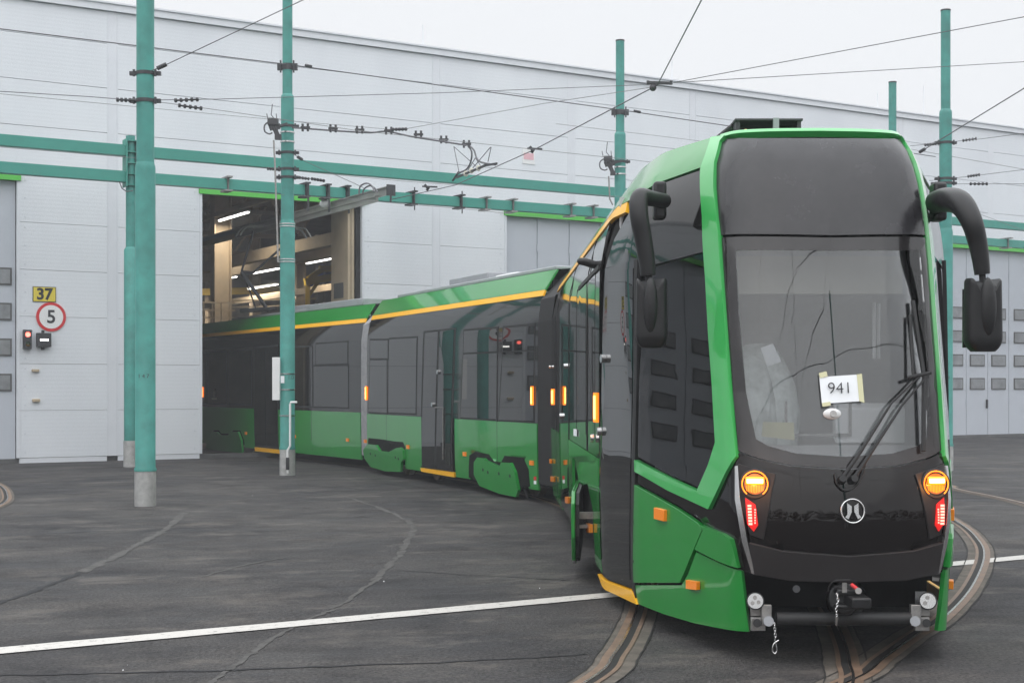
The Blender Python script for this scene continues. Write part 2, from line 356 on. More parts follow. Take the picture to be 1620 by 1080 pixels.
# ------------------------------------------------------------------ depot hall
ZS = [.12, 1.2, 2.27, 3.35, 4.42, 5.5, 6.62, 7.7, 8.75, 9.8, 10.55]
hall = thing('depot_hall', 'long pale grey panelled tram depot hall with green lintels over its gates', 'building', W(6.8, 0))
mb = MB(); back = MB(); strips = MB(); lint = MB(); frame = MB(); scr = MB()
KMIN, KMAX = -4, 5
UMIN = -4.2+8.6*KMIN; UMAX = 4.69+8.6*KMAX
for k in range(KMIN, KMAX+1):
    u0 = .35+8.6*k; u1 = 4.69+8.6*k; um = (u0+u1)/2
    for (a, b) in ((u0+.06, um-.13), (um+.13, u1-.06)):
        for i in range(6): wbox(mb, a, b, ZS[i]+.004, ZS[i+1]-.004, 0, .1)
        for i in range(6):
            uu = a+.12 if a < um-.2 else b-.12
            for dz in (.12, .55, .95): scr.obb(W(uu, ZS[i]+dz, .104), U*.012, -NN*.004, (0, 0, .012))
    wbox(back, u0, u1, .1, 10.5, -.1, -.004)
    wbox(back, u1, u1+4.26, 6.67, 10.5, -.1, -.004)
    wbox(strips, um-.13, um+.13, .12, 10.55, 0, .104); wbox(strips, um-.11, um-.1, .12, 10.55, .104, .11); wbox(strips, um+.1, um+.11, .12, 10.55, .104, .11)
    wbox(strips, u0, u0+.06, .12, 6.62, 0, .12); wbox(strips, u1-.06, u1, .12, 6.62, 0, .12)
    wbox(strips, u0+.06, um-.13, .0, .115, .02, .09); wbox(strips, um+.13, u1-.06, .0, .115, .02, .09)
    for (a, b) in ((um+.13, um+4.17), (um+4.43, um+8.47)):
        for i in range(6, 10): wbox(mb, a, b, ZS[i]+(.006 if i > 6 else .05), ZS[i+1]-.006, 0, .1)
    wbox(strips, um+4.17, um+4.43, 6.67, 10.55, 0, .104)
    lint = MB(); wbox(lint, u1-.08, u1+4.26+.08, 6.43, 6.668, .0, .16); lint.build('lintel', M['lintel'], hall, smooth=False)
wbox(back, UMIN, UMAX, .0, .1, -.1, 0)
mb.build('wall', M['wall'], hall, smooth=False); strips.build('cover_strip', M['trim'], hall, smooth=False); back.build('wall_core', M['plinth'], hall, smooth=False)
scr.build('fixing_screw', M['door'], hall, smooth=False)
rf_ = MB(); wbox(rf_, UMIN, UMAX, 10.56, 10.72, -.3, .18); wbox(rf_, UMIN, UMAX, 10.72, 10.76, -.35, .22)
rf_.build('roof_edge', M['trim'], hall, smooth=False)
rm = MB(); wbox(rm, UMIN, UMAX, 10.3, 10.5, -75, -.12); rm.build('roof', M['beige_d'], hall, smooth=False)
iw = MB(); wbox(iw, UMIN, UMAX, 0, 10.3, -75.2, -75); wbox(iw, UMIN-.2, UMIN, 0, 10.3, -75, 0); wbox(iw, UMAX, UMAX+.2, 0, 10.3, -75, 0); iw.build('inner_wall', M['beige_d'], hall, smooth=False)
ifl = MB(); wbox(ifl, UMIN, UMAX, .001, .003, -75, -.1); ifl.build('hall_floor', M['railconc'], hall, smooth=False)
# gates
def gate(k):
    a = 4.69+8.6*k; lw = 4.26/4
    g_ = MB(); fr = MB()
    for i in range(4):
        wbox(g_, a+i*lw+.012, a+(i+1)*lw-.012, .04, 6.42, -.10, -.02)
        for zz in (1.2, 3.4, 5.6): wbox(g_, a+i*lw-.02+(.02 if i == 0 else 0), a+i*lw+.03, zz-.1, zz+.1, -.02, .012)
    wbox(g_, a, a+4.26, .0, 6.43, -.14, -.105)
    o = g_.build('folding_gate', M['door'], hall, smooth=False)
    for i in range(4):
        for z in (1.84, 2.64, 3.45, 4.25):
            uc = a+(i+.5)*lw+(.08 if i == 3 else 0)
            f = MB(); wbox(f, uc-.36, uc+.36, z-.20, z+.20, -.02, .005); ff = f.build('gate_window', M['plinth'], o, smooth=False)
            p = MB(); wbox(p, uc-.32, uc+.32, z-.16, z+.16, .005, .009)
            p.build('pane', M['gatepane'], ff, smooth=False)
    h = MB(); wbox(h, a+2*lw-.10, a+2*lw-.06, 1.0, 1.3, -.02, .05); h.build('gate_handle', M['clamp'], o, smooth=False)
for k in range(KMIN, KMAX+1):
    if k != 0: gate(k)
# folded leaves of the open gate
fo = MB(); wbox(fo, 8.62, 8.70, .04, 6.4, -1.12, -.05); wbox(fo, 8.72, 8.80, .04, 6.4, -1.12, -.05); wbox(fo, 4.70, 4.76, .04, 6.4, -1.1, -.2)
og = fo.build('folded_gate', M['beige'], hall, smooth=False)
for z in (1.84, 2.64, 3.45, 4.25):
    f = MB(); f.obb(W(8.615, z, -.62), U*.006, -NN*.3, (0, 0, .2)); f.build('gate_window', M['plinth'], og, smooth=False)
jm = MB(); wbox(jm, 8.83, 8.95, 0, 6.42, -.2, -.0); jm.build('door_jamb', M['rubber'], hall, smooth=False)
# lightning rods on the roof edge
for j, (x, y0, y1) in enumerate([(669, 40, 76), (1063, 92, 131), (1388, 148, 176), (1461, 136, 186), (150, -20, 6)]):
    p = onperp(x, y0, PERP+.1); q = p.copy(); q.z = 10.76
    r_ = MB(); r_.tube([q, p], .012, 6); r_.build('lightning_rod', M['trim'], hall)
# hall interior (things)
def col_in(px0, px1, dpt, name, label, m='beige'):
    a = onperp(px0, 600, PERP+dpt); b = onperp(px1, 600, PERP+dpt); c = (a+b)/2; hw = (b-a).length/2
    t = thing(name, label, 'column', (c.x, c.y, 0), 'columns inside the hall')
    s = MB(); s.obb((c.x, c.y, 5.1), U*hw, NN*.02, (0, 0, 5.1)); s.build('web', M[m], t, smooth=False)
    s = MB(); s.obb(c.xy.to_3d()-U*hw*.94+Vector((0, 0, 5.1)), U*hw*.06, NN*.22, (0, 0, 5.1)); s.obb(c.xy.to_3d()+U*hw*.94+Vector((0, 0, 5.1)), U*hw*.06, NN*.22, (0, 0, 5.1)); s.build('flange', M[m], t, smooth=False)
col_in(336, 363, 10, 'steel_column', 'broad beige steel column inside the hall near the left gate edge')
col_in(466, 481, 22, 'steel_column', 'slim beige column inside the hall just right of the green pole')
col_in(397, 410, 30, 'steel_column', 'distant beige column behind the raised pantograph')
col_in(322, 330, 34, 'steel_column', 'far beige column at the left edge of the open gate')
col_in(500, 512, 40, 'steel_column', 'far beige column behind the yellow crane jib')
def seg_in(p0, p1, d0, name, label, cat, m, wd, ht, group=None):
    # beam running in the track direction from pixel p0 (deep) to p1 (near): p1 at depth d0
    a = onperp(p1[0], p1[1], PERP+d0)
    # find depth along -NN direction so that it projects to p0.x
    best = None
    for L in np.linspace(0, 70, 400):
        q = a+NN*L; x = CX+F*q.x/q.y
        if best is None or abs(x-p0[0]) < best[0]: best = (abs(x-p0[0]), q)
    s = MB(); s.bar(a, best[1], wd, ht); o = s.build(name, M[m], None, smooth=False, loc=a); tag(o, label, cat, group); return o
seg_in((300, 430), (538, 376), 4, 'crane_runway', 'beige crane runway beam high inside the hall', 'beam', 'beige', .25, .36, 'beams inside the hall')
seg_in((300, 492), (545, 395), 9, 'crane_runway', 'lower beige beam inside the hall behind the pantograph', 'beam', 'beige', .25, .3, 'beams inside the hall')
seg_in((300, 345), (470, 300), 3, 'crane_runway', 'thin beige pipe beam under the hall ceiling', 'beam', 'beige', .12, .14, 'beams inside the hall')
seg_in((300, 470), (540, 452), 16, 'crane_runway', 'brown beam at platform height inside the hall', 'beam', 'beige', .25, .25, 'beams inside the hall')
seg_in((300, 392), (400, 366), 2.5, 'crane_runway', 'slim beige rail left of the pantograph head', 'beam', 'beige', .10, .13, 'beams inside the hall')
for j in range(9):   # roof trusses
    d_ = 4+j*7; t = thing('roof_truss', 'dark lattice truss under the hall roof, number %s counted from the gate' % ['one', 'two', 'three', 'four', 'five', 'six', 'seven', 'eight', 'nine'][j], 'truss', W(6, 7.4, -d_), 'roof trusses of the hall')
    s = MB(); s.bar(W(-2, 7.5, -d_), W(16, 7.5, -d_), .12, .14); s.bar(W(-2, 9.6, -d_), W(16, 9.6, -d_), .12, .14); s.build('chord', M['beige_d'], t, smooth=False)
    s = MB()
    for i in range(12): s.bar(W(-2+i*1.5, 7.5 if i % 2 else 9.6, -d_), W(-.5+i*1.5, 9.6 if i % 2 else 7.5, -d_), .07, .07)
    s.build('diagonal', M['beige'], t, smooth=False)
def lamp(px, py, d0, L, label):
    a = onperp(px, py, PERP+d0)
    t = thing('ceiling_light', label, 'lamp', a, 'tube lights inside the hall')
    s = MB(); s.bar(a+Vector((0, 0, .05)), a+NN*L+Vector((0, 0, .05)), .16, .05); s.build('housing', M['white'], t, smooth=False)
    s = MB(); s.bar(a, a+NN*L, .07, .035); s.build('tube', M['tubelight'], t, smooth=False)
    ld = bpy.data.lights.new('tube_glow', 'AREA'); ld.energy = 95; ld.size = .3; ld.shape = 'RECTANGLE'; ld.size_y = L; ld.color = (1, .9, .74)
    lo = bpy.data.objects.new('tube_glow', ld); COL.objects.link(lo); lo.parent = t; lo.location = NN*L/2+Vector((0, 0, -.06)); lo.rotation_euler = (0, 0, math.atan2(NN.y, NN.x)-math.pi/2)
for (px, py, d0, L, lb) in [(393, 336, 7, 2.6, 'brightest tube light at the top left of the open gate'), (538, 407, 15, 3.2, 'tube light right of the green pole above the yellow jib'), (441, 425, 14, 2.6, 'tube light just left of the green pole, upper of two'),
                            (439, 450, 22, 3.4, 'tube light just left of the green pole, lower of two'), (374, 438, 24, 2.5, 'small tube light beside the broad column, upper'), (375, 460, 30, 3.2, 'small tube light beside the broad column, lower'), (372, 364, 18, 1.6, 'tiny tube light near the broad column top')]:
    lamp(px, py, d0, L, lb)
jb = thing('yellow_crane', 'yellow jib crane inside the hall at the right of the gate', 'crane', onperp(487, 500, PERP+14).xy.to_3d())
s = MB(); f_ = lambda x, y: onperp(x, y, PERP+14)
s.bar(f_(487, 520), f_(487, 442), .16, .16); s.build('post', M['crane'], jb, smooth=False)
s = MB(); s.bar(f_(482, 446), f_(541, 436), .2, .26); s.bar(f_(487, 441), f_(514, 424), .16, .16); s.bar(f_(505, 425), f_(541, 425), .18, .2); s.bar(f_(485, 472), f_(502, 447), .1, .12); s.build('jib', M['crane'], jb, smooth=False)
gr = thing('platform_railing', 'beige maintenance platform railing low inside the hall', 'railing', onperp(345, 520, PERP+9).xy.to_3d())
s = MB()
for y in (478, 490, 502): s.bar(onperp(300, y, PERP+9), onperp(372, y+1, PERP+9), .04, .05)
for x in (322, 336, 350, 364): s.bar(onperp(x, 478, PERP+9), onperp(x, 520, PERP+9), .04, .05)
s.build('rail_bars', M['beige'], gr, smooth=False)
for y in (476, 486):
    s = MB(); s.bar(onperp(362, y, PERP+15), onperp(500, y-4, PERP+15), .04, .05); s.build('hand_rail', M['beige'], gr, smooth=False)
s = MB(); wbox(s, -2, 5.2, 0, 2.6, -14, -9); s.build('deck', M['beige_d'], gr, smooth=False)
yb = MB(); yb.bar(onperp(318, 462, PERP+28), onperp(470, 458, PERP+28), .3, .3); tag(yb.build('yellow_beam', M['crane'], None, smooth=False), 'long yellow beam deep inside the hall behind the columns', 'beam')
# ------------------------------------------------------------------ signs and lights on the wall
def on_wall(name, label, cat, px, py):
    u, z = wpx(px, py); return thing(name, label, cat, W(u, z, .1)), u, z
t, u, z = on_wall('number_sign', 'yellow square sign reading 37 above the round speed sign', 'sign', 68.5, 466)
s = MB(); wbox(s, u-.26, u+.26, z-.175, z+.175, .1, .118); s.build('border', M['ink'], t, smooth=False)
s = MB(); wbox(s, u-.245, u+.245, z-.16, z+.16, .118, .121); s.build('plate', M['signyellow'], t, smooth=False)
text_mesh('digits', '37', .36, M['ink'], t, W(u, z-.005, .123), U, (0, 0, 1), -NN, .002, .012)
t, u, z = on_wall('speed_limit_sign', 'round white speed sign with red ring reading 5', 'sign', 79, 501.5)
def wdisc(u, z, o, r, n=40): return [W(u+r*math.cos(i*2*math.pi/n), z+r*math.sin(i*2*math.pi/n), o) for i in range(n)]
s = MB(); s.prism(wdisc(u, z, .125, .335), NN*.02); s.build('ring', M['signred'], t)
s = MB(); s.prism(wdisc(u, z, .129, .27), NN*.003); s.build('face', M['white'], t)
text_mesh('digit', '5', .42, M['ink'], t, W(u, z-.01, .131), U, (0, 0, 1), -NN, .002, .008)
t, u, z = on_wall('signal_light', 'narrow dark signal box with lit red lamp on the hall wall', 'signal', 40.5, 537)
s = MB(); wbox(s, u-.09, u+.09, z-.22, z+.22, .1, .24); s.build('housing', M['clamp'], t, bevel=.01)
s = MB(); s.prism(wdisc(u, z+.11, .25, .055, 20), NN*.01); s.build('red_lens', M['e_red_hot'], t)
s = MB(); s.prism(wdisc(u, z-.11, .25, .055, 20), NN*.01); s.build('dark_lens', M['pane'], t)
s = MB(); wbox(s, u-.08, u+.08, z+.17, z+.19, .24, .34); s.build('visor', M['clamp'], t)
t, u, z = on_wall('signal_light', 'square black signal box showing a white bar beside the red signal', 'signal', 66, 538)
s = MB(); wbox(s, u-.16, u+.16, z-.16, z+.16, .14, .26); s.build('housing', M['clamp'], t, bevel=.01)
s = MB(); wbox(s, u-.09, u+.09, z-.02, z+.02, .26, .265); s.build('white_bar', M['tubelight'], t)
s = MB(); wbox(s, u-.03, u+.03, z-.22, z+.22, .1, .14); s.build('bracket', M['clamp'], t)
for (px, py, lb, hh) in [(54, 586, 'small brown box on the wall below the signals', .03), (55, 633, 'small grey wall box low beneath the signals', .035)]:
    t, u, z = on_wall('wall_box', lb, 'wall box', px, py)
    s = MB(); wbox(s, u-.08, u+.08, z-hh, z+hh, .1, .18); s.build('box_body', M['beige'], t, bevel=.008)
t, u, z = on_wall('small_sign', 'small faded pink and white sign high on the hall wall', 'sign', 833, 248)
s = MB(); wbox(s, u-.2, u+.2, z-.22, z+.22, .1, .115); s.build('plate', M['white'], t, smooth=False)
s = MB(); wbox(s, u-.16, u+.16, z-.1, z+.08, .115, .118); s.build('pink_print', mat('faded_pink', (.75, .45, .5), .7), t, smooth=False)
# ------------------------------------------------------------------ poles
def ring(mb, c, r, h, n=24): return mb.tube([c-Vector((0, 0, h/2)), c+Vector((0, 0, h/2))], r, n)
def pole(base, zs=(5.0, 7.47, 9.55), label='', rs=(.146, .128, .098), group='green catenary poles', sleeve=.52):
    x, y = base; t = thing('catenary_pole', label, 'pole', (x, y, 0), group); v = lambda z: Vector((x, y, z))
    s = MB(); s.tube([v(-.05), v(sleeve)], rs[0]+.008, 28); s.build('base_sleeve', M['sleeve'], t)
    s = MB(); s.tube([v(sleeve-.01), v(sleeve+.02), v(sleeve+.05), v(zs[0]-.06), v(zs[0]-.02), v(zs[0]+.03)], [rs[0]+.014, rs[0]+.016, rs[0], rs[0], rs[0]-.004, rs[1]], 28); s.build('lower_section', M['pole'], t)
    s = MB(); s.tube([v(zs[0]+.02), v(zs[1]-.05), v(zs[1]), v(zs[1]+.04)], [rs[1], rs[1], rs[1]-.004, rs[2]], 28); s.build('middle_section', M['pole'], t)
    s = MB(); s.tube([v(zs[1]+.03), v(zs[2])], rs[2], 28); s.build('upper_section', M['pole'], t)
    s = MB(); s.tube([v(zs[2]), v(zs[2]+.03)], rs[2]+.006, 28); s.build('cap', M['clamp'], t)
    return t
def band(t, z, r, kind='clamp', h=.05, ears=True):
    x, y = t.location.x, t.location.y; s = MB(); ring(s, Vector((x, y, z)), r+.012, h)
    if ears:
        for sg in (-1, 1): s.obb((x+sg*(r+.05), y, z), (.05, 0, 0), (0, .03, 0), (0, 0, h*.55)); s.obb((x+sg*(r+.03), y-.04, z), (.015, 0, 0), (0, .015, 0), (0, 0, h))
    s.build('band_clamp' if kind == 'clamp' else 'strap', M['clamp'] if kind == 'clamp' else M['chrome'], t, bevel=0)
def zat(py, Y): return HC+(HY-py)*Y/F
pA = gnd(226, 801); pB = gnd(453, 752); pE = at(1496, 611, 29.6); pD = at(981, 611, 32.4); pF = at(1412, 611, 36.6); pC = at(206.5, 611, 31)
pA = Vector((pA.x+.0, pA.y+.14, 0)); pB = Vector((pB.x, pB.y+.14, 0))
tA = pole(pA[:2], label='large green pole nearest on the left, standing on the asphalt')
band(tA, zat(115, 20.8), .128); band(tA, zat(158.5, 20.8), .128)
tB = pole(pB[:2], label='green pole in front of the open gate with white pipe at its foot')
for y_ in (105,): band(tB, zat(y_, 28), .098, h=.12)
for y_ in (199, 241, 267, 280): band(tB, zat(y_, 28), .128)
for y_ in (209, 224): band(tB, zat(y_, 28), .128, 'strap', .03, False)
for y_ in (354, 358, 410, 414): band(tB, zat(y_, 28), .146 if y_ > 350 else .128, 'strap', .02, False)
for y_ in (591, 616, 657): band(tB, zat(y_, 28), .146, 'strap', .02, False)
s = MB(); zz = lambda y: zat(y, 27.8); bx = lambda x, y: at(x, y, 27.75)
s.tube([bx(470, 636), bx(460, 636), bx(459, 640), bx(459, 705), bx(455, 712), bx(455, 748)], .022, 8); s.build('white_pipe', M['white'], tB)
s = MB(); s.tube([bx(441, 748), bx(455, 748)], .0, 4) if False else s.obb(bx(455, 733), (.03, 0, 0), (0, .03, 0), (0, 0, .12)); s.build('pipe_boot', M['rubber'], tB)
s = MB(); s.obb(at(437, 599, 27.9), (.075, 0, 0), (0, .035, 0), (0, 0, .42)); s.build('white_board', M['white'], tB, bevel=.006)
s = MB(); s.obb(at(447, 600, 27.75), (.035, 0, 0), (0, .004, 0), (0, 0, .07)); s.build('small_plate', M['paper'], tB)
text_mesh('pole_number', '1.0', .10, M['ink'], tB, at(460, 597, 27.74), (1, 0, 0), (0, 0, 1), (0, -1, 0))
text_mesh('pole_number', '1 4 7', .08, M['ink'], tA, at(227, 595, 20.59), (1, 0, 0), (0, 0, 1), (0, -1, 0))
tD = pole(pD[:2], label='green pole left of the tram roof whose base is hidden', zs=(5.0, 7.5, 9.6))
band(tD, zat(178, 32.4), .098, h=.12); band(tD, zat(256, 32.4), .128)
for y_ in (265, 276): band(tD, zat(y_, 32.4), .128, 'strap', .03, False)
tE = pole(pE[:2], label='tall green pole on the right behind the tram mirror')
for y_ in (226, 283, 290): band(tE, zat(y_, 29.6), .128)
text_mesh('pole_number', '1 41', .09, M['ink'], tE, at(1497, 597, 29.43), (1, 0, 0), (0, 0, 1), (0, -1, 0))
tF = pole(pF[:2], label='farthest green pole seen above the right end of the tram roof')
pole((4.75, -1.8), label='green pole seen only as a dark line reflected down the middle of the windscreen', rs=(.12, .11, .10))
# gantry column + beams
tC = thing('gantry_column', 'green column just behind the nearest pole carrying both gantry beams', 'column', (pC.x, pC.y, 0))
v = lambda z: Vector((pC.x, pC.y, z))
s = MB(); s.tube([v(-.05), v(.57)], .15, 24); s.build('base_sleeve', M['sleeve'], tC)
s = MB(); s.tube([v(.55), v(4.72), v(4.78)], [.14, .14, .1], 24); s.build('lower_section', M['pole'], tC)
s = MB(); s.tube([v(4.77), v(7.2)], .1, 24); s.build('upper_section', M['pole'], tC)
s = MB(); s.obb(v(6.6)-U*.12, U*.012, NN*.16, (0, 0, .52)); s.obb(v(6.6)+U*.12, U*.012, NN*.16, (0, 0, .52))
for q in range(5): s.obb(v(6.12+q*.24), U*.12, NN*.15, (0, 0, .008))
s.build('beam_bracket', M['beam'], tC, smooth=False)
s = MB(); s.tube([at(190, 275, 30.8), at(189, 288, 30.8), at(193, 298, 30.8), at(200, 303, 30.8), at(210, 302, 30.8)], .012, 6); s.build('cable_loop', M['wire'], tC)
PB = pC.xy.to_3d().dot(NN)
def gbeam(z, ulo, uhi, label):
    c = Vector((pC.x, pC.y, 0)); a = c+U*ulo+Vector((0, 0, z)); b = c+U*uhi+Vector((0, 0, z))
    t = thing('gantry_beam', label, 'beam', a, 'green gantry beams parallel to the hall')
    s = MB(); s.bar(a, b, .2, .24); s.build('beam_body', M['beam'], t, bevel=.008, smooth=False)
    return t
def perpb(px, py): return onperp(px, py, PB)
g1 = gbeam(6.87, .13, 45, 'upper green gantry beam running right of the column')
g2 = gbeam(6.87, -25, -.13, 'upper green gantry beam running left of the column')
g3 = gbeam(6.30, .13, 45, 'lower green gantry beam with wire brackets, right of the column')
g4 = gbeam(6.30, -25, -.13, 'lower green gantry beam running left of the column')
for (x, big) in [(358, 0), (481, 1), (514, 1), (545, 1), (725, 2), (766, 0), (808, 0), (900, 0), (935, 0), (1590, 0), (650, 2)]:
    p = perpb(x, 300); p = Vector((p.x, p.y, 6.3)); s = MB()
    s.obb(p+Vector((0, 0, .15))-NN*.05, U*.06, NN*.22, (0, 0, .018)); s.obb(p+Vector((0, 0, -.15))-NN*.02, U*.09, NN*.18, (0, 0, .018))
    for sg in (-1, 1): s.obb(p+NN*.0-NN*.125, U*.02, NN*.012, (0, 0, .16))
    if big == 1: s.tube([p-NN*.28+Vector((0, 0, .15)), p-NN*.28+Vector((0, 0, -.5))], .012, 6); s.tube([p-NN*.22+Vector((0, 0, .15)), p-NN*.22+Vector((0, 0, -.5))], .012, 6)
    if big == 2: s.tube([p-NN*.2+Vector((0, 0, .25)), p-NN*.2+Vector((0, 0, -.3))], .015, 6)
    s.build('wire_bracket', M['clamp'] if big else M['steel'], g3, smooth=False)
# conductor rail swung out of the gate
cr = thing('conductor_rail', 'grey overhead conductor rail sticking out of the open gate', 'rail', W(7, 5.98, 0))
tip = at(618.5, 301, 30.9); s = MB()
s.bar(tip, tip+NN*14, .05, .17); s.bar(tip+Vector((0, 0, .085)), tip+NN*14+Vector((0, 0, .085)), .13, .02); s.build('rail_profile', M['conductor'], cr, smooth=False)
t2 = at(597, 315, 31.2); s = MB(); s.bar(t2, t2+NN*9, .05, .12); s.bar(t2+Vector((0, 0, .06)), t2+NN*9+Vector((0, 0, .06)), .11, .02); s.build('lower_profile', M['conductor'], cr, smooth=False)
s = MB(); s.bar(tip-U*.1, tip+U*.1, .04, .24); s.bar(at(618, 320, 30.9), tip, .04, .06); s.build('end_plate', M['clamp'], cr, smooth=False)
for (xa, xb, hh) in ((568, 592, 290), (574, 597, 294)):
    s = MB(); s.tube(spline([at(xa, 307, 31.5), at(xa+2, hh+5, 31.5), at((xa+xb)/2, hh, 31.4), at(xb-3, hh+5, 31.2), at(xb, 304, 31)], 6), .018, 6); s.build('jumper_cable', M['wire'], cr)
s = MB(); s.ball(at(514, 322, 33.5), .13, .13, .10); s.build('insulator_dome', M['white'], cr)
# ------------------------------------------------------------------ wires
def wire(label, pts, r=.009, m='wire', name='span_wire', ins=(), sag=0, group='overhead wires'):
    pts = [Vector(p) for p in pts]; t = thing(name, label, 'wire', pts[0], group)
    s = MB(); P = []
    for i in range(len(pts)-1):
        for k in range(8):
            q = pts[i].lerp(pts[i+1], k/8); q.z -= sag*4*(k/8)*(1-k/8); P.append(q)
    P.append(pts[-1]); s.tube(P, r*.8, 6); s.build('wire_strand', M[m], t)
    for (a, b) in ins:
        a, b = Vector(a), Vector(b); s = MB(); s.tube([a, b], .014, 8); n = 4
        for i in range(n+1):
            q = a.lerp(b, i/n); d_ = (b-a).normalized(); s.tube([q-d_*.014, q+d_*.014], .032, 8)
        s.build('insulator', M['clamp'], t)
    return t
PR = 26.3; PA = 20.6
o2 = lambda x, y: onperp(x, y, PR); oA = lambda x, y: onperp(x, y, PA)
wire('dark feeder wire running across the wall through the second and fourth poles', [o2(-120, 31), o2(453, 102), o2(981, 174), o2(1480, 248)], .014, ins=((o2(484, 104), o2(492, 105.5)), (o2(1004, 176), o2(1012, 177.5))))
wire('wire rising from the nearest pole to the top of the picture', [at(240, 112, 20.7), at(262, 103, 20.6), at(480, 0, 19.5), at(900, -200, 17)], .008, ins=((at(250, 108, 20.6), at(262, 102.5, 20.6)),))
wire('wire reaching the nearest pole from the left edge', [oA(-80, 140), oA(140, 153), oA(214, 159)], .007, ins=((oA(186, 158), oA(212, 159)),))
wire('span wire from the nearest pole across to the contact wire clamp', [oA(240, 158.5), oA(345, 157), oA(700, 147), oA(1028, 134)], .007, ins=((oA(278, 159), oA(312, 157.5)),))
wire('lower span wire leaving the nearest pole rightwards', [oA(240, 160), oA(365, 177), oA(560, 206), oA(850, 237), oA(1000, 253), oA(1300, 290)], .006, ins=((oA(284, 167), oA(318, 171.5)),), m='wire_thin')
wire('thin wire from the left edge behind the nearest pole', [o2(-80, 141), o2(205, 168), o2(440, 190), o2(620, 205)], .006, m='wire_thin')
wire('wire climbing from the thick feeder cable to the contact wire clamp', [at(642, 204, 26), at(860, 164, 22.5), at(1032, 138, 20.2)], .006, ins=((at(622, 205, 26.2), at(642, 204.5, 26)),), m='wire_thin')
wire('upper wire going from the contact wire clamp to the right edge', [at(1065, 131, 20.1), at(1620, 27, 17.5), at(1900, -25, 16)], .007)
wire('lower wire going from the contact wire clamp to the right edge', [at(1065, 131, 20.1), at(1620, 98, 23), at(1900, 82, 24)], .007)
wire('wire with turnbuckle sloping down from the pole before the gate', [at(466, 245, 27.8), at(480, 254, 28.2), at(560, 290, 30.5), at(575, 297, 31)], .008, ins=((at(472, 249, 27.9), at(477, 252, 28)),))
wire('bolted wire between the gate pole and the gantry brackets', [at(466, 280, 27.9), at(512, 286, 28.2)], .009, ins=((at(470, 280.5, 27.9), at(488, 283, 28)), (at(494, 283, 28), at(512, 286, 28.2))))
wire('long thin wire below the upper beam', [o2(-100, 225), o2(430, 267), o2(640, 287), o2(900, 305), o2(1100, 320)], .006, m='wire_thin', ins=((o2(424, 267), o2(440, 268)),))
wire('thin wire crossing the lintel of the open gate', [o2(230, 290), o2(365, 302), o2(560, 316), o2(760, 333), o2(930, 353)], .006, m='wire_thin')
wire('wire at the right edge meeting the tall pole, topmost', [at(1440, 231, 29.6), at(1490, 226, 29.6), at(1560, 219, 29), at(1700, 200, 28)], .007, ins=((at(1464, 229.5, 29.6), at(1480, 227.5, 29.6)), (at(1524, 222.5, 29.3), at(1544, 219.5, 29.2))))
wire('wire at the right edge meeting the tall pole behind the mirror arm', [at(1470, 286, 29.6), at(1500, 283, 29.6), at(1550, 277, 29.2), at(1640, 266, 28.6)], .007, ins=((at(1532, 279, 29.3), at(1549, 276.5, 29.2)),))
wire('level wire at the right edge just above the mirror arm', [at(1474, 291, 29.6), at(1640, 291, 30.5)], .007, ins=((at(1474, 290.5, 29.6), at(1482, 290.5, 29.6)), (at(1536, 291, 29.9), at(1561, 291, 30)),))
wire('thin wire sloping down behind the tall right pole', [at(1440, 236, 32), at(1620, 268, 33), at(1700, 282, 33.5)], .007, m='wire_thin')
wire('thin wire near the beams at the right edge', [at(1540, 335, 33), at(1640, 372, 33)], .006, m='wire_thin')
wire('faint span wire crossing the wall behind the fourth pole', [o2(880, 196), o2(1040, 215), o2(1300, 247)], .006, m='wire_thin')
ct = [at(720, 293, 30.07), at(845, 237, 25.6), at(1040, 135, 20.1), at(1110, 0, 15.65), Vector((1.9, 10.5, 6)), Vector((.6, 5, 6)), Vector((-2.4, 0, 6)), Vector((-9, -8, 6))]
wire('black contact wire curving over the tram toward the camera', [at(618, 316, 31)]+ct, .011, name='contact_wire')
wire('black contact wire entering from the right edge above the tram', [at(1455, 241, 25.8), at(1620, 140, 20.3), Vector((6.6, 13, 6)), Vector((3, 5, 6)), Vector((-6, -6, 6))], .011, name='contact_wire', ins=((at(1456, 240, 25.7), at(1462, 236.5, 25.5)),))
wire('contact wire running straight back over the yard from above the tram nose', [Vector((2.12, 9.5, 6.02)), Vector((2.1, 0, 6)), Vector((2.0, -45, 6))], .013, name='contact_wire')
wire('cross wire over the yard behind the photographer', [Vector((-20, 2, 8)), Vector((2, -3, 6.4)), Vector((22, -6, 8))], .012)
wire('slanting wire over the yard behind the photographer', [Vector((5, 10, 6.4)), Vector((-1, -12, 6.2)), Vector((-9, -40, 6.5))], .012)
wire('overhead wire spanning the yard behind the photographer', [Vector((-25, -4, 6.6)), Vector((2, 1, 6.3)), Vector((30, 9, 7))], .011)
wire('thick feeder cable hanging from the pole before the gate', spline([at(462, 202, 27.7), at(490, 204, 27.7), at(530, 207, 27.6), at(585, 210, 27.4), at(612, 208, 27.3), at(650, 216, 27.2), at(700, 224, 27), at(738, 230, 26.8)], 3), .022, name='feeder_cable')
cl = bpy.context.scene.objects['feeder_cable']
for x, y in ((483, 202), (527, 203.5), (569, 205.5), (615, 207), (662, 213), (702, 221), (738, 228)):
    s = MB(); c = at(x, y, 27.2); s.obb(c-Vector((.05, 0, 0)), (.02, 0, 0), (0, .03, 0), (0, 0, .07)); s.obb(c+Vector((.05, 0, 0)), (.02, 0, 0), (0, .03, 0), (0, 0, .07)); s.obb(c, (.09, 0, 0), (0, .02, 0), (0, 0, .02)); s.build('cable_clamp', M['clamp'], cl)
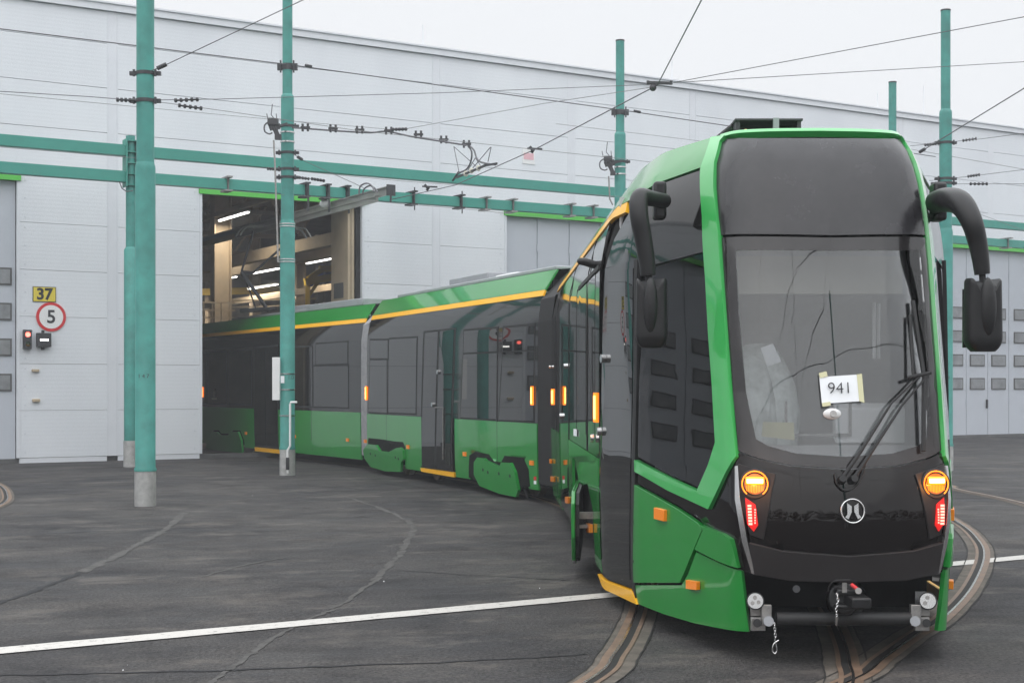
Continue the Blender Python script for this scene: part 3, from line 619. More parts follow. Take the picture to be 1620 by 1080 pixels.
# clamp assembly on the contact wire
ca = thing('wire_clamp', 'dark clamp joining span wires to the contact wire above the tram', 'clamp', at(1040, 133, 20.1))
s = MB(); s.bar(at(1025, 131, 20.1), at(1062, 132, 20.1), .05, .035); s.tube([at(1025, 128, 20.1), at(1025, 134, 20.1)], .02, 8); s.tube([at(1062, 128, 20.1), at(1062, 134, 20.1)], .02, 8); s.build('arm_bar', M['clamp'], ca)
s = MB(); s.bar(at(1034, 133, 20.1), at(1033, 142, 20.1), .07, .04); s.ball(at(1033, 139, 20.1), .05); s.build('wire_grip', M['clamp'], ca)
for (x, y, Yd, lb) in ((838, 237, 25.7, 'dark hanger on the contact wire beside the pink sign'), (672, 297, 30.3, 'dark hanger on the contact wire above the gantry beam')):
    c = thing('wire_hanger', lb, 'clamp', at(x, y, Yd), 'contact wire hangers')
    s = MB(); s.bar(at(x-4, y-2, Yd), at(x+20, y-1, Yd), .035, .03); s.bar(at(x, y-5, Yd), at(x+6, y+3, Yd), .03, .05); s.bar(at(x+7, y-2, Yd), at(x+3, y+5, Yd), .03, .05); s.build('hanger_body', M['clamp'], c)
si = thing('section_insulator', 'frame of cables and white insulators on the contact wire', 'insulator', at(745, 275, 27.5))
s = MB(); Q = lambda x, y: at(x, y, 28.4-(x-715)*.03)
s.bar(Q(722, 281), Q(770, 261), .05, .03); s.bar(Q(716, 286), Q(726, 272), .03, .03); s.bar(Q(766, 262), Q(786, 259), .03, .04); s.build('runner', M['clamp'], si)
for (a_, b_) in (((718, 232), (726, 271)), ((718, 232), (752, 262)), ((776, 233), (748, 266)), ((777, 233), (772, 256)), ((740, 270), (752, 250)), ((752, 250), (760, 262))):
    s = MB(); s.tube([Q(*a_), Q(*b_)], .008, 6); s.build('stay_rod', M['wire'], si)
for x, y in ((737, 275), (746, 270), (757, 266)):
    s = MB(); s.ball(Q(x, y), .05, .05, .06, 8, 6); s.build('white_insulator', M['cream'], si)
for pp in ([(740, 230), (746, 240), (745, 255), (738, 268), (724, 275), (718, 283)], [(742, 230), (750, 238), (754, 250), (762, 257), (784, 261)]):
    s = MB(); s.tube(spline([Q(*p_) for p_ in pp], 5), .018, 6); s.build('jumper_cable', M['wire'], si)
def disconnector(x, y, Yd, lb, sc=1.0, rodlen=0):
    t = thing('disconnector', lb, 'switch', at(x, y, Yd), 'switches on the poles'); P = lambda a_, b_: at(x+a_*sc, y+b_*sc, Yd)
    s = MB(); s.obb(P(1, -7), (.10*sc, 0, 0), (0, .06, 0), (0, 0, .06*sc)); s.bar(P(-4, 3), P(12, 2), .06, .05); s.bar(P(2, 0), P(8, 14), .05, .09); s.obb(P(9, 17), (.06*sc, 0, 0), (0, .05, 0), (0, 0, .05*sc)); s.bar(P(10, 0), P(24, -4), .04, .05)
    for q in range(3): s.tube([P(-4+q*4, -2), P(-1+q*4, 6)], .035*sc, 8)
    s.build('switch_body', M['clamp'], t)
    s = MB()
    for (a_, b_) in (([-2, -18], [0, -35]), ([-7, -10], [-9, -20]), ([7, -7], [6, -20]), ([-2, -18], [3, -12])): s.tube([P(*a_), P(*b_)], .009, 5)
    s.build('horn', M['wire'], t)
    s = MB(); s.tube(spline([P(-4, -8), P(-12, -2), P(-12, 8), P(-5, 12), P(0, 10)], 5), .016, 6); s.build('loop_cable', M['wire'], t)
    if rodlen: s = MB(); s.tube([P(2, 22), P(4, 60), P(9, rodlen)], .018, 6); s.build('operating_rod', M['steel'], t)
disconnector(431, 200, 27.6, 'tangled dark switch gear on the left of the gate pole', 1.0, 215)
disconnector(961, 258, 32.2, 'tangled dark switch gear left of the pole beside the tram roof', .95, 70)
# ------------------------------------------------------------------ tram surfaces
def pchip(x, y):
    x = np.array(x, float); y = np.array(y, float); h = np.diff(x); dl = np.diff(y)/h; m = np.zeros(len(x))
    for i in range(1, len(x)-1):
        if dl[i-1]*dl[i] > 0:
            w1 = 2*h[i]+h[i-1]; w2 = h[i]+2*h[i-1]; m[i] = (w1+w2)/(w1/dl[i-1]+w2/dl[i])
    m[0] = dl[0]; m[-1] = dl[-1]
    def f(t):
        t = min(max(t, x[0]), x[-1]); i = min(int(np.searchsorted(x, t, 'right'))-1, len(h)-1); s = (t-x[i])/h[i]
        return float(y[i]*(1+2*s)*(1-s)**2+m[i]*h[i]*s*(1-s)**2+y[i+1]*s*s*(3-2*s)+m[i+1]*h[i]*s*s*(s-1))
    return f
PL = [(0, -.11), (.3, -.088), (.52, -.045), (.60, -.015), (.655, .03), (.69, .09), (.715, .16), (.745, .25), (.935, .83), (1.115, 1.39), (1.145, 1.48), (1.158, 1.54), (1.23, 1.94), (1.310, 2.385), (1.325, 2.46), (1.331, 2.56), (1.333, 3.2), (1.333, 5), (1.333, 11.45)]
cp = [0]
for i in range(1, len(PL)): cp.append(cp[-1]+math.hypot(PL[i][0]-PL[i-1][0], PL[i][1]-PL[i-1][1]))
PMAX = cp[-1]; fw = pchip(cp, [q[0] for q in PL]); fb = pchip(cp, [q[1] for q in PL])
flean = pchip([0, .5, .9, 1.25, 1.33, 2.0, 2.76, 3.1, 3.35, 3.5], [.05, .0, -.02, .045, .07, .247, .45, .55, .66, .82])
gin = pchip([0, .5, 1.2, 2.2, 2.62, 2.8, 3.1, 3.2, 3.5], [.05, .01, 0, 0, .001, .016, .09, .13, .33])
O1 = Vector((2.10, 9.0, 0)); B1 = Vector((-math.sin(R(1)), math.cos(R(1)), 0)); R1 = Vector((B1.y, -B1.x, 0))
def L1(w_, b_, z_): return O1+R1*w_+B1*b_+Vector((0, 0, z_))
def S1(p, z):
    sg = -1 if p < 0 else 1; a = abs(p); w_ = fw(a); b_ = fb(a)
    q = min(max((b_-.1)/1.7, 0), 1); wt = 1-q
    b2 = b_+flean(z)*wt; w2 = w_-gin(z)*min(1, (w_/1.33))**2
    return L1(sg*w2, b2, z)
class Surf:
    def __init__(s, fn, p0, p1, z0, z1, dp, dz, axis):
        s.fn = fn; s.axis = axis; s.p = np.arange(p0, p1+dp*.5, dp); s.z = np.arange(z0, z1+dz*.5, dz); s.z[-1] = z1
        vs = []; fs = []; nz = len(s.z)
        for p in s.p:
            for z in s.z: vs.append(fn(p, z))
        for i in range(len(s.p)-1):
            for j in range(nz-1):
                a = i*nz+j; fs += [(a, a+nz, a+nz+1), (a, a+nz+1, a+1)]
        s.vs = vs; s.fs = fs; s.nz = nz; s.bvh = BVHTree.FromPolygons(vs, fs)
    def par(s, k): return Vector((s.p[k//s.nz], s.z[k % s.nz], 0))
    def pix(s, px, py):
        r = ray(px, py).normalized(); h = s.bvh.ray_cast(CAM, r)
        if h[0] is None:
            best = min(range(len(s.vs)), key=lambda k: (CX+F*s.vs[k].x/s.vs[k].y-px)**2+(HY-F*(s.vs[k].z-HC)/s.vs[k].y-py)**2)
            q = s.par(best); return (q.x, q.y)
        f = s.fs[h[2]]; a, b, c = (s.vs[k] for k in f); pa, pb, pc = (s.par(k) for k in f)
        v0, v1, v2 = b-a, c-a, h[0]-a; d00 = v0.dot(v0); d01 = v0.dot(v1); d11 = v1.dot(v1); d20 = v2.dot(v0); d21 = v2.dot(v1)
        dn = d00*d11-d01*d01; vv = (d11*d20-d01*d21)/dn; ww = (d00*d21-d01*d20)/dn
        q = pa+(pb-pa)*vv+(pc-pa)*ww; return (q.x, q.y)
    def nrm(s, p, z):
        e = .01; n = (s.fn(p+e, z)-s.fn(p-e, z)).cross(s.fn(p, z+e)-s.fn(p, z-e)).normalized()
        return n if n.dot(s.fn(p, z)-s.axis(p, z)) > 0 else -n
    def pt(s, p, z, off=0): return s.fn(p, z)+s.nrm(p, z)*off
def patch(sf, poly, off=0, th=.02, st=.12, mb=None, pxl=True):
    if pxl: poly = [sf.pix(*q) for q in poly]
    bm = bmesh.new(); vs = [bm.verts.new((p, z, 0)) for p, z in poly]; bm.faces.new(vs)
    bmesh.ops.triangulate(bm, faces=bm.faces[:])
    ps = [q[0] for q in poly]; zs = [q[1] for q in poly]; sx = st if isinstance(st, tuple) else (st, st)
    for k in range(int(math.ceil(min(ps)/sx[0])), int(math.floor(max(ps)/sx[0]))+1):
        bmesh.ops.bisect_plane(bm, geom=bm.verts[:]+bm.edges[:]+bm.faces[:], plane_co=(k*sx[0], 0, 0), plane_no=(1, 0, 0), dist=1e-5)
    for k in range(int(math.ceil(min(zs)/sx[1])), int(math.floor(max(zs)/sx[1]))+1):
        bmesh.ops.bisect_plane(bm, geom=bm.verts[:]+bm.edges[:]+bm.faces[:], plane_co=(0, k*sx[1], 0), plane_no=(0, 1, 0), dist=1e-5)
    bmesh.ops.remove_doubles(bm, verts=bm.verts[:], dist=1e-5)
    bm.verts.index_update(); n = len(bm.verts); o = [None]*n; i_ = [None]*n
    for v_ in bm.verts:
        p, z = v_.co.x, v_.co.y; c = sf.fn(p, z); nn = sf.nrm(p, z); o[v_.index] = c+nn*off; i_[v_.index] = c+nn*(off-th)
    fs = []; c0 = [f for f in bm.faces][0]; q = [o[v_.index] for v_ in c0.verts]
    cc = c0.calc_center_median(); flip = (q[1]-q[0]).cross(q[2]-q[1]).dot(sf.nrm(cc.x, cc.y)) < 0
    if c0.normal.z < 0: flip_base = -1
    for f in bm.faces:
        ids = [v_.index for v_ in f.verts]
        q = [o[k] for k in ids]; cc = f.calc_center_median(); nf = Vector((0, 0, 0))
        for k in range(len(q)): nf += (q[k]-q[0]).cross(q[(k+1) % len(q)]-q[0])
        if nf.dot(sf.nrm(cc.x, cc.y)) < 0: ids = ids[::-1]
        fs.append(tuple(ids)); fs.append(tuple(k+n for k in ids[::-1]))
        m_ = len(ids)
        for k in range(m_):
            a, b = ids[k], ids[(k+1) % m_]
            e_ = bm.edges.get((bm.verts[a], bm.verts[b])) if False else None
        f.tag = True
    bm.verts.ensure_lookup_table(); used = {}
    for k in range(0, len(fs), 2):
        ids = fs[k]
        for a, b in zip(ids, ids[1:]+ids[:1]): used[(a, b)] = 1
    for (a, b) in list(used):
        if (b, a) not in used: fs.append((b, a, a+n, b+n))
    bm.free()
    mb = mb or MB(); mb.add(o+i_, fs); return mb
car1 = Surf(S1, -PMAX, PMAX, 0.05, 3.5, .06, .06, lambda p, z: L1(0, min(max(fb(abs(p)), 1.2), 11), z))
def mk(FL, dB, L, width=2.66):
    FL = Vector((FL[0], FL[1], 0)); dB = Vector((dB[0], dB[1], 0)).normalized(); rt = Vector((dB.y, -dB.x, 0))
    def fl(p, z): return FL+dB*p+rt*gin(z)+Vector((0, 0, z))
    def fr(p, z): return FL+dB*p+rt*(width-gin(z))+Vector((0, 0, z))
    ax = lambda p, z: FL+dB*p+rt*width/2+Vector((0, 0, z))
    return Surf(fl, -.2, L+.2, .05, 3.5, .2, .08, ax), Surf(fr, -.2, L+.2, .05, 3.5, .4, .2, ax), FL, dB, rt
c2l, c2r, FL2, D2, RT2 = mk((.386, 21.2), (-.393, .919), 8.6)
c3l, c3r, FL3, D3, RT3 = mk((-3.19, 30.07), (-.512, .859), 13)
tram = thing('tram', 'long green and black articulated tram with yellow stripe leaving the depot', 'tram', L1(0, 2, 0))
def part(name, sf, poly, m, off=0, th=.02, st=.12, pxl=True, parent=None, mir=None, label=None, bevel=0):
    mb = patch(sf, poly, off, th, st, None, pxl); o = mb.build(name, M[m], parent or tram, bevel=bevel)
    if label: o['label'] = label
    if mir is not None:
        pz = [sf.pix(*q) for q in poly] if pxl else poly
        if mir == 'x': pz = [(-p, z) for p, z in pz]; s2 = sf
        else: s2 = mir
        patch(s2, pz, off, th, st, None, False).build(name, M[m], parent or tram, bevel=bevel)
    return o
# ---- car 1
P = car1.pix
def sym(poly):  # left-half pixel polygon, from the centre-top round to the centre-bottom -> full pz polygon
    pz = [P(*q) for q in poly]; pz[0] = (0, pz[0][1]); pz[-1] = (0, pz[-1][1])
    return pz+[(-p, z) for p, z in pz[-2:0:-1]]
def half(poly): return [P(*q) for q in poly]
ptop = sym([(1300, 219), (1200, 219), (1150, 220), (1142, 226), (1134, 258), (1134, 300), (1141, 372), (1303, 372)])
part('upper_panel', car1, ptop, 'panel_top', .0, .02, pxl=False, label='dusty matt dark panel above the windscreen')
outer = [(1305, 376), (1142, 376), (1150, 500), (1159, 610), (1168, 712), (1200, 724), (1250, 735), (1331, 741)]
inner = [(1308, 396), (1164, 396), (1169, 500), (1180, 620), (1196, 694), (1215, 705), (1260, 717), (1330, 722)]
po = half(outer); pi = half(inner); po[0] = (0, po[0][1]); po[-1] = (0, po[-1][1]); pi[0] = (0, pi[0][1]); pi[-1] = (0, pi[-1][1])
mb = patch(car1, po+pi[::-1], .0, .012, .1, None, False); patch(car1, [(-p, z) for p, z in (po+pi[::-1])], .0, .012, .1, mb, False)
mb.build('windscreen_border', M['frit'], tram)
part('windscreen', car1, pi+[(-p, z) for p, z in pi[-2:0:-1]], 'screen', -.001, .004, .08, pxl=False)
maskp = [(1331, 743), (1250, 737), (1200, 726), (1169, 716), (1126, 806), (1060, 775), (1008, 745), (1007, 763), (1045, 783), (1075, 800), (1108, 821), (1150, 840), (1163, 848), (1172, 870), (1180, 905), (1193, 907), (1186, 856), (1240, 869), (1331, 877)]
part('front_mask', car1, sym(maskp), 'black_front', .0, .02, .1, pxl=False)
part('bumper', car1, sym([(1331, 878), (1240, 870), (1187, 857), (1195, 907), (1250, 917), (1331, 919)]), 'bumper', .035, .06, .1, pxl=False, bevel=.012)
# green frame around the cab window
gf = [(1128, 219), (1150, 217), (1142, 226), (1134, 258), (1133, 300), (1141, 374), (1150, 500), (1158, 610), (1168, 722), (1125, 805), (1060, 775), (1008, 745), (1008, 727), (1060, 754), (1107, 776), (1125, 735), (1136, 700), (1131, 610), (1125, 530), (1120, 440), (1115, 345), (1112, 268)]
part('cab_frame', car1, gf, 'green_light', .024, .04, .08, mir='x', bevel=.014)
# thin light rim over the front top
# side black upper zone + cab window
part('cab_side_panel', car1, [(1113, 268), (1117, 345), (1121, 396), (1010, 425), (1008, 412), (958, 424), (972, 378), (995, 337), (1046, 291)], 'black', .0, .02, .1, mir='x')
part('cab_side_window', car1, [(1121, 400), (1126, 530), (1135, 690), (1107, 772), (1060, 750), (1013, 722), (1012, 600), (1011, 428)], 'cabglass', .004, .008, .08, mir='x')
wf = half([(1121, 400), (1126, 530), (1135, 690), (1107, 772), (1060, 750), (1013, 722), (1012, 600), (1011, 428)])
# lower green cab panels
up1 = [(1006, 766), (1045, 788), (1075, 805), (1107, 827), (1113, 838), (1085, 905), (1078, 921), (1040, 921), (1005, 921)]
up2 = [(1112, 829), (1150, 844), (1161, 852), (1166, 870), (1172, 897), (1140, 886), (1105, 868), (1118, 838)]
lo = [(1005, 925), (1080, 925), (1090, 908), (1103, 873), (1140, 890), (1174, 902), (1186, 998), (1140, 993), (1100, 985), (1050, 970), (1011, 954)]
part('lower_side_panel', car1, up1, 'green', .014, .035, .07, mir='x', bevel=.009)
part('lower_side_panel', car1, up2, 'green', .030, .05, .07, mir='x', bevel=.009)
part('corner_skirt', car1, lo, 'green', .008, .03, .07, mir='x', bevel=.006)
# front door
part('front_door', car1, [(958, 425), (1008, 411), (1006, 600), (1004, 930), (949, 903), (952, 640)], 'black', .004, .02, .15, mir='x')
fd = [o for o in tram.children if o.name.startswith('front_door')][0]
part('door_glass', car1, [(964, 434), (1003, 424), (1001, 640), (998, 917), (954, 895), (957, 640)], 'pane', .008, .003, .15, parent=fd)
for (x, y) in ((959, 567), (953, 682)):
    p, z = P(x, y); s = MB(); c = car1.pt(p, z, .01); n_ = car1.nrm(p, z); s.tube([c, c+n_*.035], .035, 14); s.build('door_button', M['chrome'], fd)
part('door_edge', car1, [(1006, 412), (1011, 411), (1010, 600), (1008, 950), (1003, 932), (1005, 600)], 'rubber', .014, .03, .15, mir='x')
part('step_edge', car1, [(949, 907), (1004, 934), (1011, 955), (956, 926)], 'yellow', .02, .04, .1, mir='x')
# stripe and roof shoulder
xs = P(992, 326)[0]
sh = [(-PMAX, 3.19), (-8, 3.19), (xs, 3.19), P(1018, 306), P(1046, 289), P(1080, 277), P(1113, 265), P(1120, 240), P(1127, 219), (P(1127, 219)[0], 3.5), (-6, 3.5), (-PMAX, 3.5)]
part('roof_shoulder', car1, sh, 'green', .012, .03, .15, pxl=False, mir='x')
part('yellow_stripe', car1, [(-PMAX, 3.10), (-PMAX, 3.186), (xs, 3.186), (P(990, 340)[0], 3.10)], 'yellow', .010, .03, .2, pxl=False, mir='x')
# roof cap
s = MB(); pp = [p for p in np.concatenate([np.arange(0, 1.6, .08), np.arange(1.6, PMAX, .5), [PMAX]])]; K = 10
vs = []; 
for p in pp:
    a = S1(-p, 3.5); b = S1(p, 3.5)
    for k in range(K+1): t_ = k/K; c = a.lerp(b, t_); c.z += (.055*math.sin(math.pi*t_))*min(1, ((b-a).length/1.9))**2*min(1, max(0, (p-.6)/1.5))+.006; vs.append(c)
fs = [(i*(K+1)+k, i*(K+1)+k+1, (i+1)*(K+1)+k+1, (i+1)*(K+1)+k) for i in range(len(pp)-1) for k in range(K)]
s.add(vs, fs); s.build('roof', M['green_light'], tram)
part('roof_front_trim', car1, [(-.80, 3.47), (.80, 3.47), (.80, 3.5), (-.80, 3.5)], 'green_light', .02, .05, .06, pxl=False, bevel=.008)
# side behind the door
pd0 = P(948, 611)[0]           # rear edge of the front door (negative p)
def sx(px): return P(px, 611)[0]
zb = 1.16
part('side_panel', car1, [(-PMAX, zb), (pd0-.02, zb), (pd0-.02, 3.098), (-PMAX, 3.098)], 'black', 0, .02, .3, pxl=False, mir='x')
x1, x2 = sx(899), pd0-.03
bog = [(x1-.02, .21), (x1-.02, zb-.006), (x2, zb-.006), (x2, .21), (sx(938), .21), (sx(938), .66), (sx(930), .86), (sx(922), .80), (sx(916), .80), (sx(910), .98), (sx(906), .98), (sx(906), .21)]
part('lower_side_panel', car1, bog, 'green', .006, .03, .25, pxl=False, mir='x', label='green lower panel with cut-out over the front bogie')
part('lower_side_panel', car1, [(-PMAX, .2), (sx(887), .2), (sx(887), zb-.006), (-PMAX, zb-.006)], 'green', .004, .03, .3, pxl=False, mir='x')
part('rear_door', car1, [(sx(886), .24), (sx(900), .24), (sx(900), 2.7), (sx(886), 2.7)], 'pane', .008, .02, .3, pxl=False, mir='x')
for xa in (880, 900, 929):
    part('panel_joint', car1, [(sx(xa)-.02, .3 if xa < 900 else zb), (sx(xa)+.012, .3 if xa < 900 else zb), (sx(xa)+.012, 3.09), (sx(xa)-.012, 3.09)], 'rubber', .0075, .01, .4, pxl=False)
for (xa, xb, z0, z1) in ((902, 912, 1.3, 2.75), (916, 927, 1.3, 2.75), (931, 941, 1.3, 2.75), (873, 878, 1.3, 2.7)):
    part('side_window', car1, [(sx(xa), z0), (sx(xb), z0), (sx(xb), z1), (sx(xa), z1)], 'pane', .003, .01, .3, pxl=False, mir='x')
part('window_rail', car1, [(pd0-.05, 2.72), (sx(915), 2.72), (sx(915), 2.76), (pd0-.05, 2.76)], 'rubber', .012, .02, .3, pxl=False)
for (x, y, r_) in ((897, 579, .03), (890, 658, .035), (941, 693, .035), (871, 580, .022)):
    p, z = P(x, y); s = MB(); c = car1.pt(p, z, .008); n_ = car1.nrm(p, z); s.tube([c, c+n_*.03], r_, 12); s.build('door_button', M['chrome'], tram)
for (x, y) in ((853, 698),):
    pass
def marker(sf, pts, name='marker_light', lit=True, parent=None, off=.012):
    o = part(name, sf, pts, 'e_orange' if lit else 'orange', off, off, .3, parent=parent)
    if lit:
        pz = [sf.pix(*q) for q in pts]; a = np.array(pz); c = a.mean(0); q = [(c[0]+(x[0]-c[0])*.45, c[1]+(x[1]-c[1])*.8) for x in pz]
        part('led_strip', sf, q, 'e_orange_hot', off+.006, .006, .3, pxl=False, parent=o)
marker(car1, [(940.5, 621), (945.5, 621), (945.5, 668), (940.5, 667)])
marker(car1, [(873, 615), (877, 615), (877, 640), (873, 640)])
for b_ in ([(1042, 802), (1058, 806), (1058, 824), (1042, 820)], [(1093, 916), (1110, 919), (1110, 932), (1093, 930)], [(934, 827), (940, 829), (940, 842), (934, 841)], [(899, 785), (904, 786), (904, 796), (899, 795)], [(875, 753), (880, 754), (880, 762), (875, 761)], [(869, 726), (875, 727), (875, 733), (869, 732)]):
    part('side_reflector', car1, b_, 'orange', .04, .03, .3, mir='x', bevel=.004)
part('warning_label', car1, [(909, 678), (914, 679), (914, 690), (909, 689)], 'paper', .012, .004, .3)
# protruding bogie cover at the front bogie
bc = MB(); q0_ = Vector((.70, 14.6, 0)); q1_ = Vector((.555, 12.5, 0)); d_ = (q1_-q0_).normalized(); n_ = Vector((-d_.y, d_.x, 0)); n_ = n_ if n_.x < 0 else -n_
prof = [(0, .35), (.15, .2), (1.5, .12), (1.9, .2), (2.08, .42), (2.08, .72), (1.95, .82), (.1, .80), (0, .6)]
bc.prism([q0_+d_*a_+Vector((0, 0, z_)) for a_, z_ in prof], n_*.035)
o = bc.build('bogie_cover', M['green'], tram, bevel=.008)
s = MB(); s.prism([q0_+d_*(a_*.97+.03)+Vector((0, 0, z_*.94+.03))-n_*.004 for a_, z_ in prof], -n_*.03); s.build('cover_lining', M['rubber'], o)
s = MB(); s.bar(q1_-d_*.2+Vector((.02, 0, .6)), q1_-d_*.2+Vector((.35, 0, .6)), .05, .06); s.bar(q1_-d_*.2+Vector((.02, 0, .5)), q1_-d_*.2+Vector((.35, 0, .52)), .03, .03); s.build('cover_strut', M['steel'], o)
# body core (dark) closing the shell behind panels, leaving glass open
def core(cells, name='body_shell'):
    s = MB(); 
    for (p0, p1, z0, z1) in cells:
        n1 = max(1, int((p1-p0)/.15)); n2 = max(1, int((z1-z0)/.3)); base = len(s.v)
        vs = [car1.pt(p0+(p1-p0)*i/n1, z0+(z1-z0)*j/n2, -.035) for i in range(n1+1) for j in range(n2+1)]
        fs = [(i*(n2+1)+j, (i+1)*(n2+1)+j, (i+1)*(n2+1)+j+1, i*(n2+1)+j+1) for i in range(n1) for j in range(n2)]
        s.add(vs, fs)
    return s.build(name, M['dark'], tram)
core([(-.8, .8, .95, 1.2), (-.82, .82, 2.72, 3.49)]+[(a_*1 if a_ > 0 else -PMAX, PMAX if a_ > 0 else -2.0, z0, z1) for a_ in (1,) for z0, z1 in ()]
     + [(-PMAX, -2.0, 1.0, 3.49), (2.0, PMAX, 1.0, 3.49), (-2.0, -.7, .25, 1.1), (.7, 2.0, .25, 1.1), (-2.0, -.8, 2.75, 3.49), (.8, 2.0, 2.75, 3.49), (-.78, -.70, 1.1, 2.75), (.70, .78, 1.1, 2.75)])
s = MB(); c = (-1.2, 1.2); 
s.obb(L1(0, 6.6, .62), R1*1.16, B1*4.7, (0, 0, .36)); s.build('underframe', M['dark'], tram)
s = MB(); s.obb(L1(0, .9, .6), R1*.62, B1*.35, (0, 0, .33)); s.obb(L1(0, 1.6, .62), R1*.9, B1*.4, (0, 0, .34)); s.build('nose_frame', M['dark'], tram)
s = MB(); s.obb(L1(0, 2.35, 2.0), R1*1.2, B1*.03, (0, 0, 1.25)); s.build('cab_partition', M['cabgrey'], tram)
s = MB(); s.obb(L1(0, 1.2, 1.0), R1*.5, B1*.9, (0, 0, .03)); s.build('cab_floor', M['cabgrey'], tram)
s = MB(); s.prism([L1(-.62, .12, 1.03), L1(-.62, .75, 1.03), L1(-.62, .72, 1.32), L1(-.62, .45, 1.36), L1(-.62, .2, 1.22)], R1*1.24); s.build('dashboard', M['cabgrey'], tram, bevel=.02)
s = MB(); s.obb(L1(0, .85, 2.52), R1*.62, B1*.01, (0, 0, .13)); s.build('sun_blind', M['cream'], tram)
s = MB(); s.tube(spline([L1(-.28, 1.25, 1.2), L1(-.28, 1.3, 1.5), L1(-.28, 1.38, 1.8), L1(-.28, 1.42, 2.05)], 4), [.2, .24, .26, .28, .29, .29, .28, .27, .25, .22, .19, .15, .10], 14); s.build('driver_seat', M['film'], tram)
s = MB(); s.tube(spline([L1(-.42, 1.0, 1.1), L1(-.42, 1.0, 1.4), L1(-.40, 1.05, 1.75), L1(-.38, 1.1, 1.95)], 4), [.12, .16, .19, .2, .2, .2, .19, .18, .16, .14, .12, .10, .06], 14); s.build('wrapped_console', M['film'], tram)
s = MB(); s.obb(L1(.36, .75, 1.50), R1*.24, B1*.04+Vector((0, 0, .02)), (0, 0, .12)); s.build('console_box', M['white'], tram, bevel=.01)
s = MB(); s.obb(L1(.0, .70, 1.42), R1*.22, B1*.01, (0, 0, .01)); s.obb(L1(-.22, .7, 1.53), R1*.008, B1*.01, (0, 0, .12)); s.obb(L1(0.22, .7, 1.53), R1*.008, B1*.01, (0, 0, .12)); s.build('display_stand', M['steel'], tram)
for (w0, bb, z0, h_) in ((.52, 1.2, 2.35, .4), (.58, 1.3, 2.35, .4), (-.5, 1.6, 2.2, .5)):
    s = MB(); s.tube([L1(w0, bb, z0), L1(w0, bb, z0-h_)], .012, 6); s.build('grab_handle', M['white'], tram)
# headlights
def flatten(o, k):
    n = len(o.data.vertices); a = np.zeros(n*3); o.data.vertices.foreach_get('co', a); a = a.reshape(-1, 3); c = a.mean(0); u_, s_, v_ = np.linalg.svd(a-c); nv = v_[2]
    a = a-np.outer((a-c)@nv, nv)*k; o.data.vertices.foreach_set('co', a.ravel()); o.data.update()
for o in [o for o in tram.children if o.name.startswith('cab_side_window')]: flatten(o, .88)
def lamp_pod(sg):
    def Q(x, y): p, z = P(x, y); return (p*(-1 if sg > 0 else 1), z)
    pod = part('headlight', car1, [Q(1169, 733), Q(1228, 750), Q(1222, 775), Q(1208, 853), Q(1187, 845), Q(1173, 790)], 'bumper', .012, .02, .06, pxl=False, bevel=.004)
    p, z = Q(1195, 766); c = car1.pt(p, z, .018); n_ = car1.nrm(p, z); n_ = (n_+Vector((0, -1, 0))*1.5).normalized()
    a_ = n_.cross(Vector((0, 0, 1))).normalized(); b_ = a_.cross(n_)
    if b_.z < 0: b_ = -b_
    cir = lambda r_, o_, n=28: [c+n_*o_+(a_*math.cos(k*2*math.pi/n)+b_*math.sin(k*2*math.pi/n))*r_ for k in range(n)]
    s = MB(); s.tube(cir(.086, .006)+cir(.086, .006)[:1], .010, 8); s.build('bezel', M['rubber'], pod)
    s = MB(); s.tube([c+n_*.014+(a_*math.cos(q_)+b_*math.sin(q_))*.080 for q_ in np.linspace(-.9, 4.04, 26)], .004, 6); s.build('glow_ring', M['e_orange'], pod)
    s = MB(); s.prism(cir(.066, .01), -n_*.02); s.build('lens', M['lens_dim'], pod)
    s = MB()
    for k in range(-5, 6): s.obb(c+n_*.012+a_*k*.010-b_*.026, a_*.002, n_*.003, b_*(.032-abs(k)*.003)); 
    s.build('lens_ribs', M['e_orange'], pod)
    ld = bpy.data.lights.new('lamp_glow', 'POINT'); ld.energy = 2.2; ld.shadow_soft_size = .03; ld.color = (1, .35, .05)
    lo = bpy.data.objects.new('lamp_glow', ld); COL.objects.link(lo); lo.parent = pod; lo.location = c+n_*.12+b_*.02-org(pod)
    s = MB(); s.obb(c+n_*.02+b_*.02, a_*.060, n_*.008, b_*.026); s.build('indicator_led', M['e_orange'], pod, bevel=.008)
    s = MB(); s.obb(c+n_*.026+b_*.018, a_*.052, n_*.006, b_*.015); s.build('led_core', M['e_core'], pod, bevel=.008)
    part('red_lens', car1, [Q(1181, 787), Q(1196, 798), Q(1200, 830), Q(1193.5, 840), Q(1184, 828)], 'e_red', .02, .01, .1, pxl=False, parent=pod)
    s = MB()
    for k in range(7):
        y_ = 800+k*4.6; pq = car1.pt(*Q(1188+k*.25, y_), .03); s.obb(pq, a_*.012, n_*.004, b_*.0065)
        pq = car1.pt(*Q(1196, 806+k*4), .03); s.obb(pq, a_*.004, n_*.003, b_*.005) if k < 6 else None
    s.build('red_led', M['e_red_hot'], pod, smooth=False)
    part('trim_strip', car1, [Q(1167.5, 738), Q(1171.5, 737), Q(1175, 790), Q(1184, 850), Q(1196, 907), Q(1191, 905), Q(1178, 855), Q(1168, 790)], 'chrome', .03, .02, .1, pxl=False, bevel=.003)
lamp_pod(-1); lamp_pod(1)
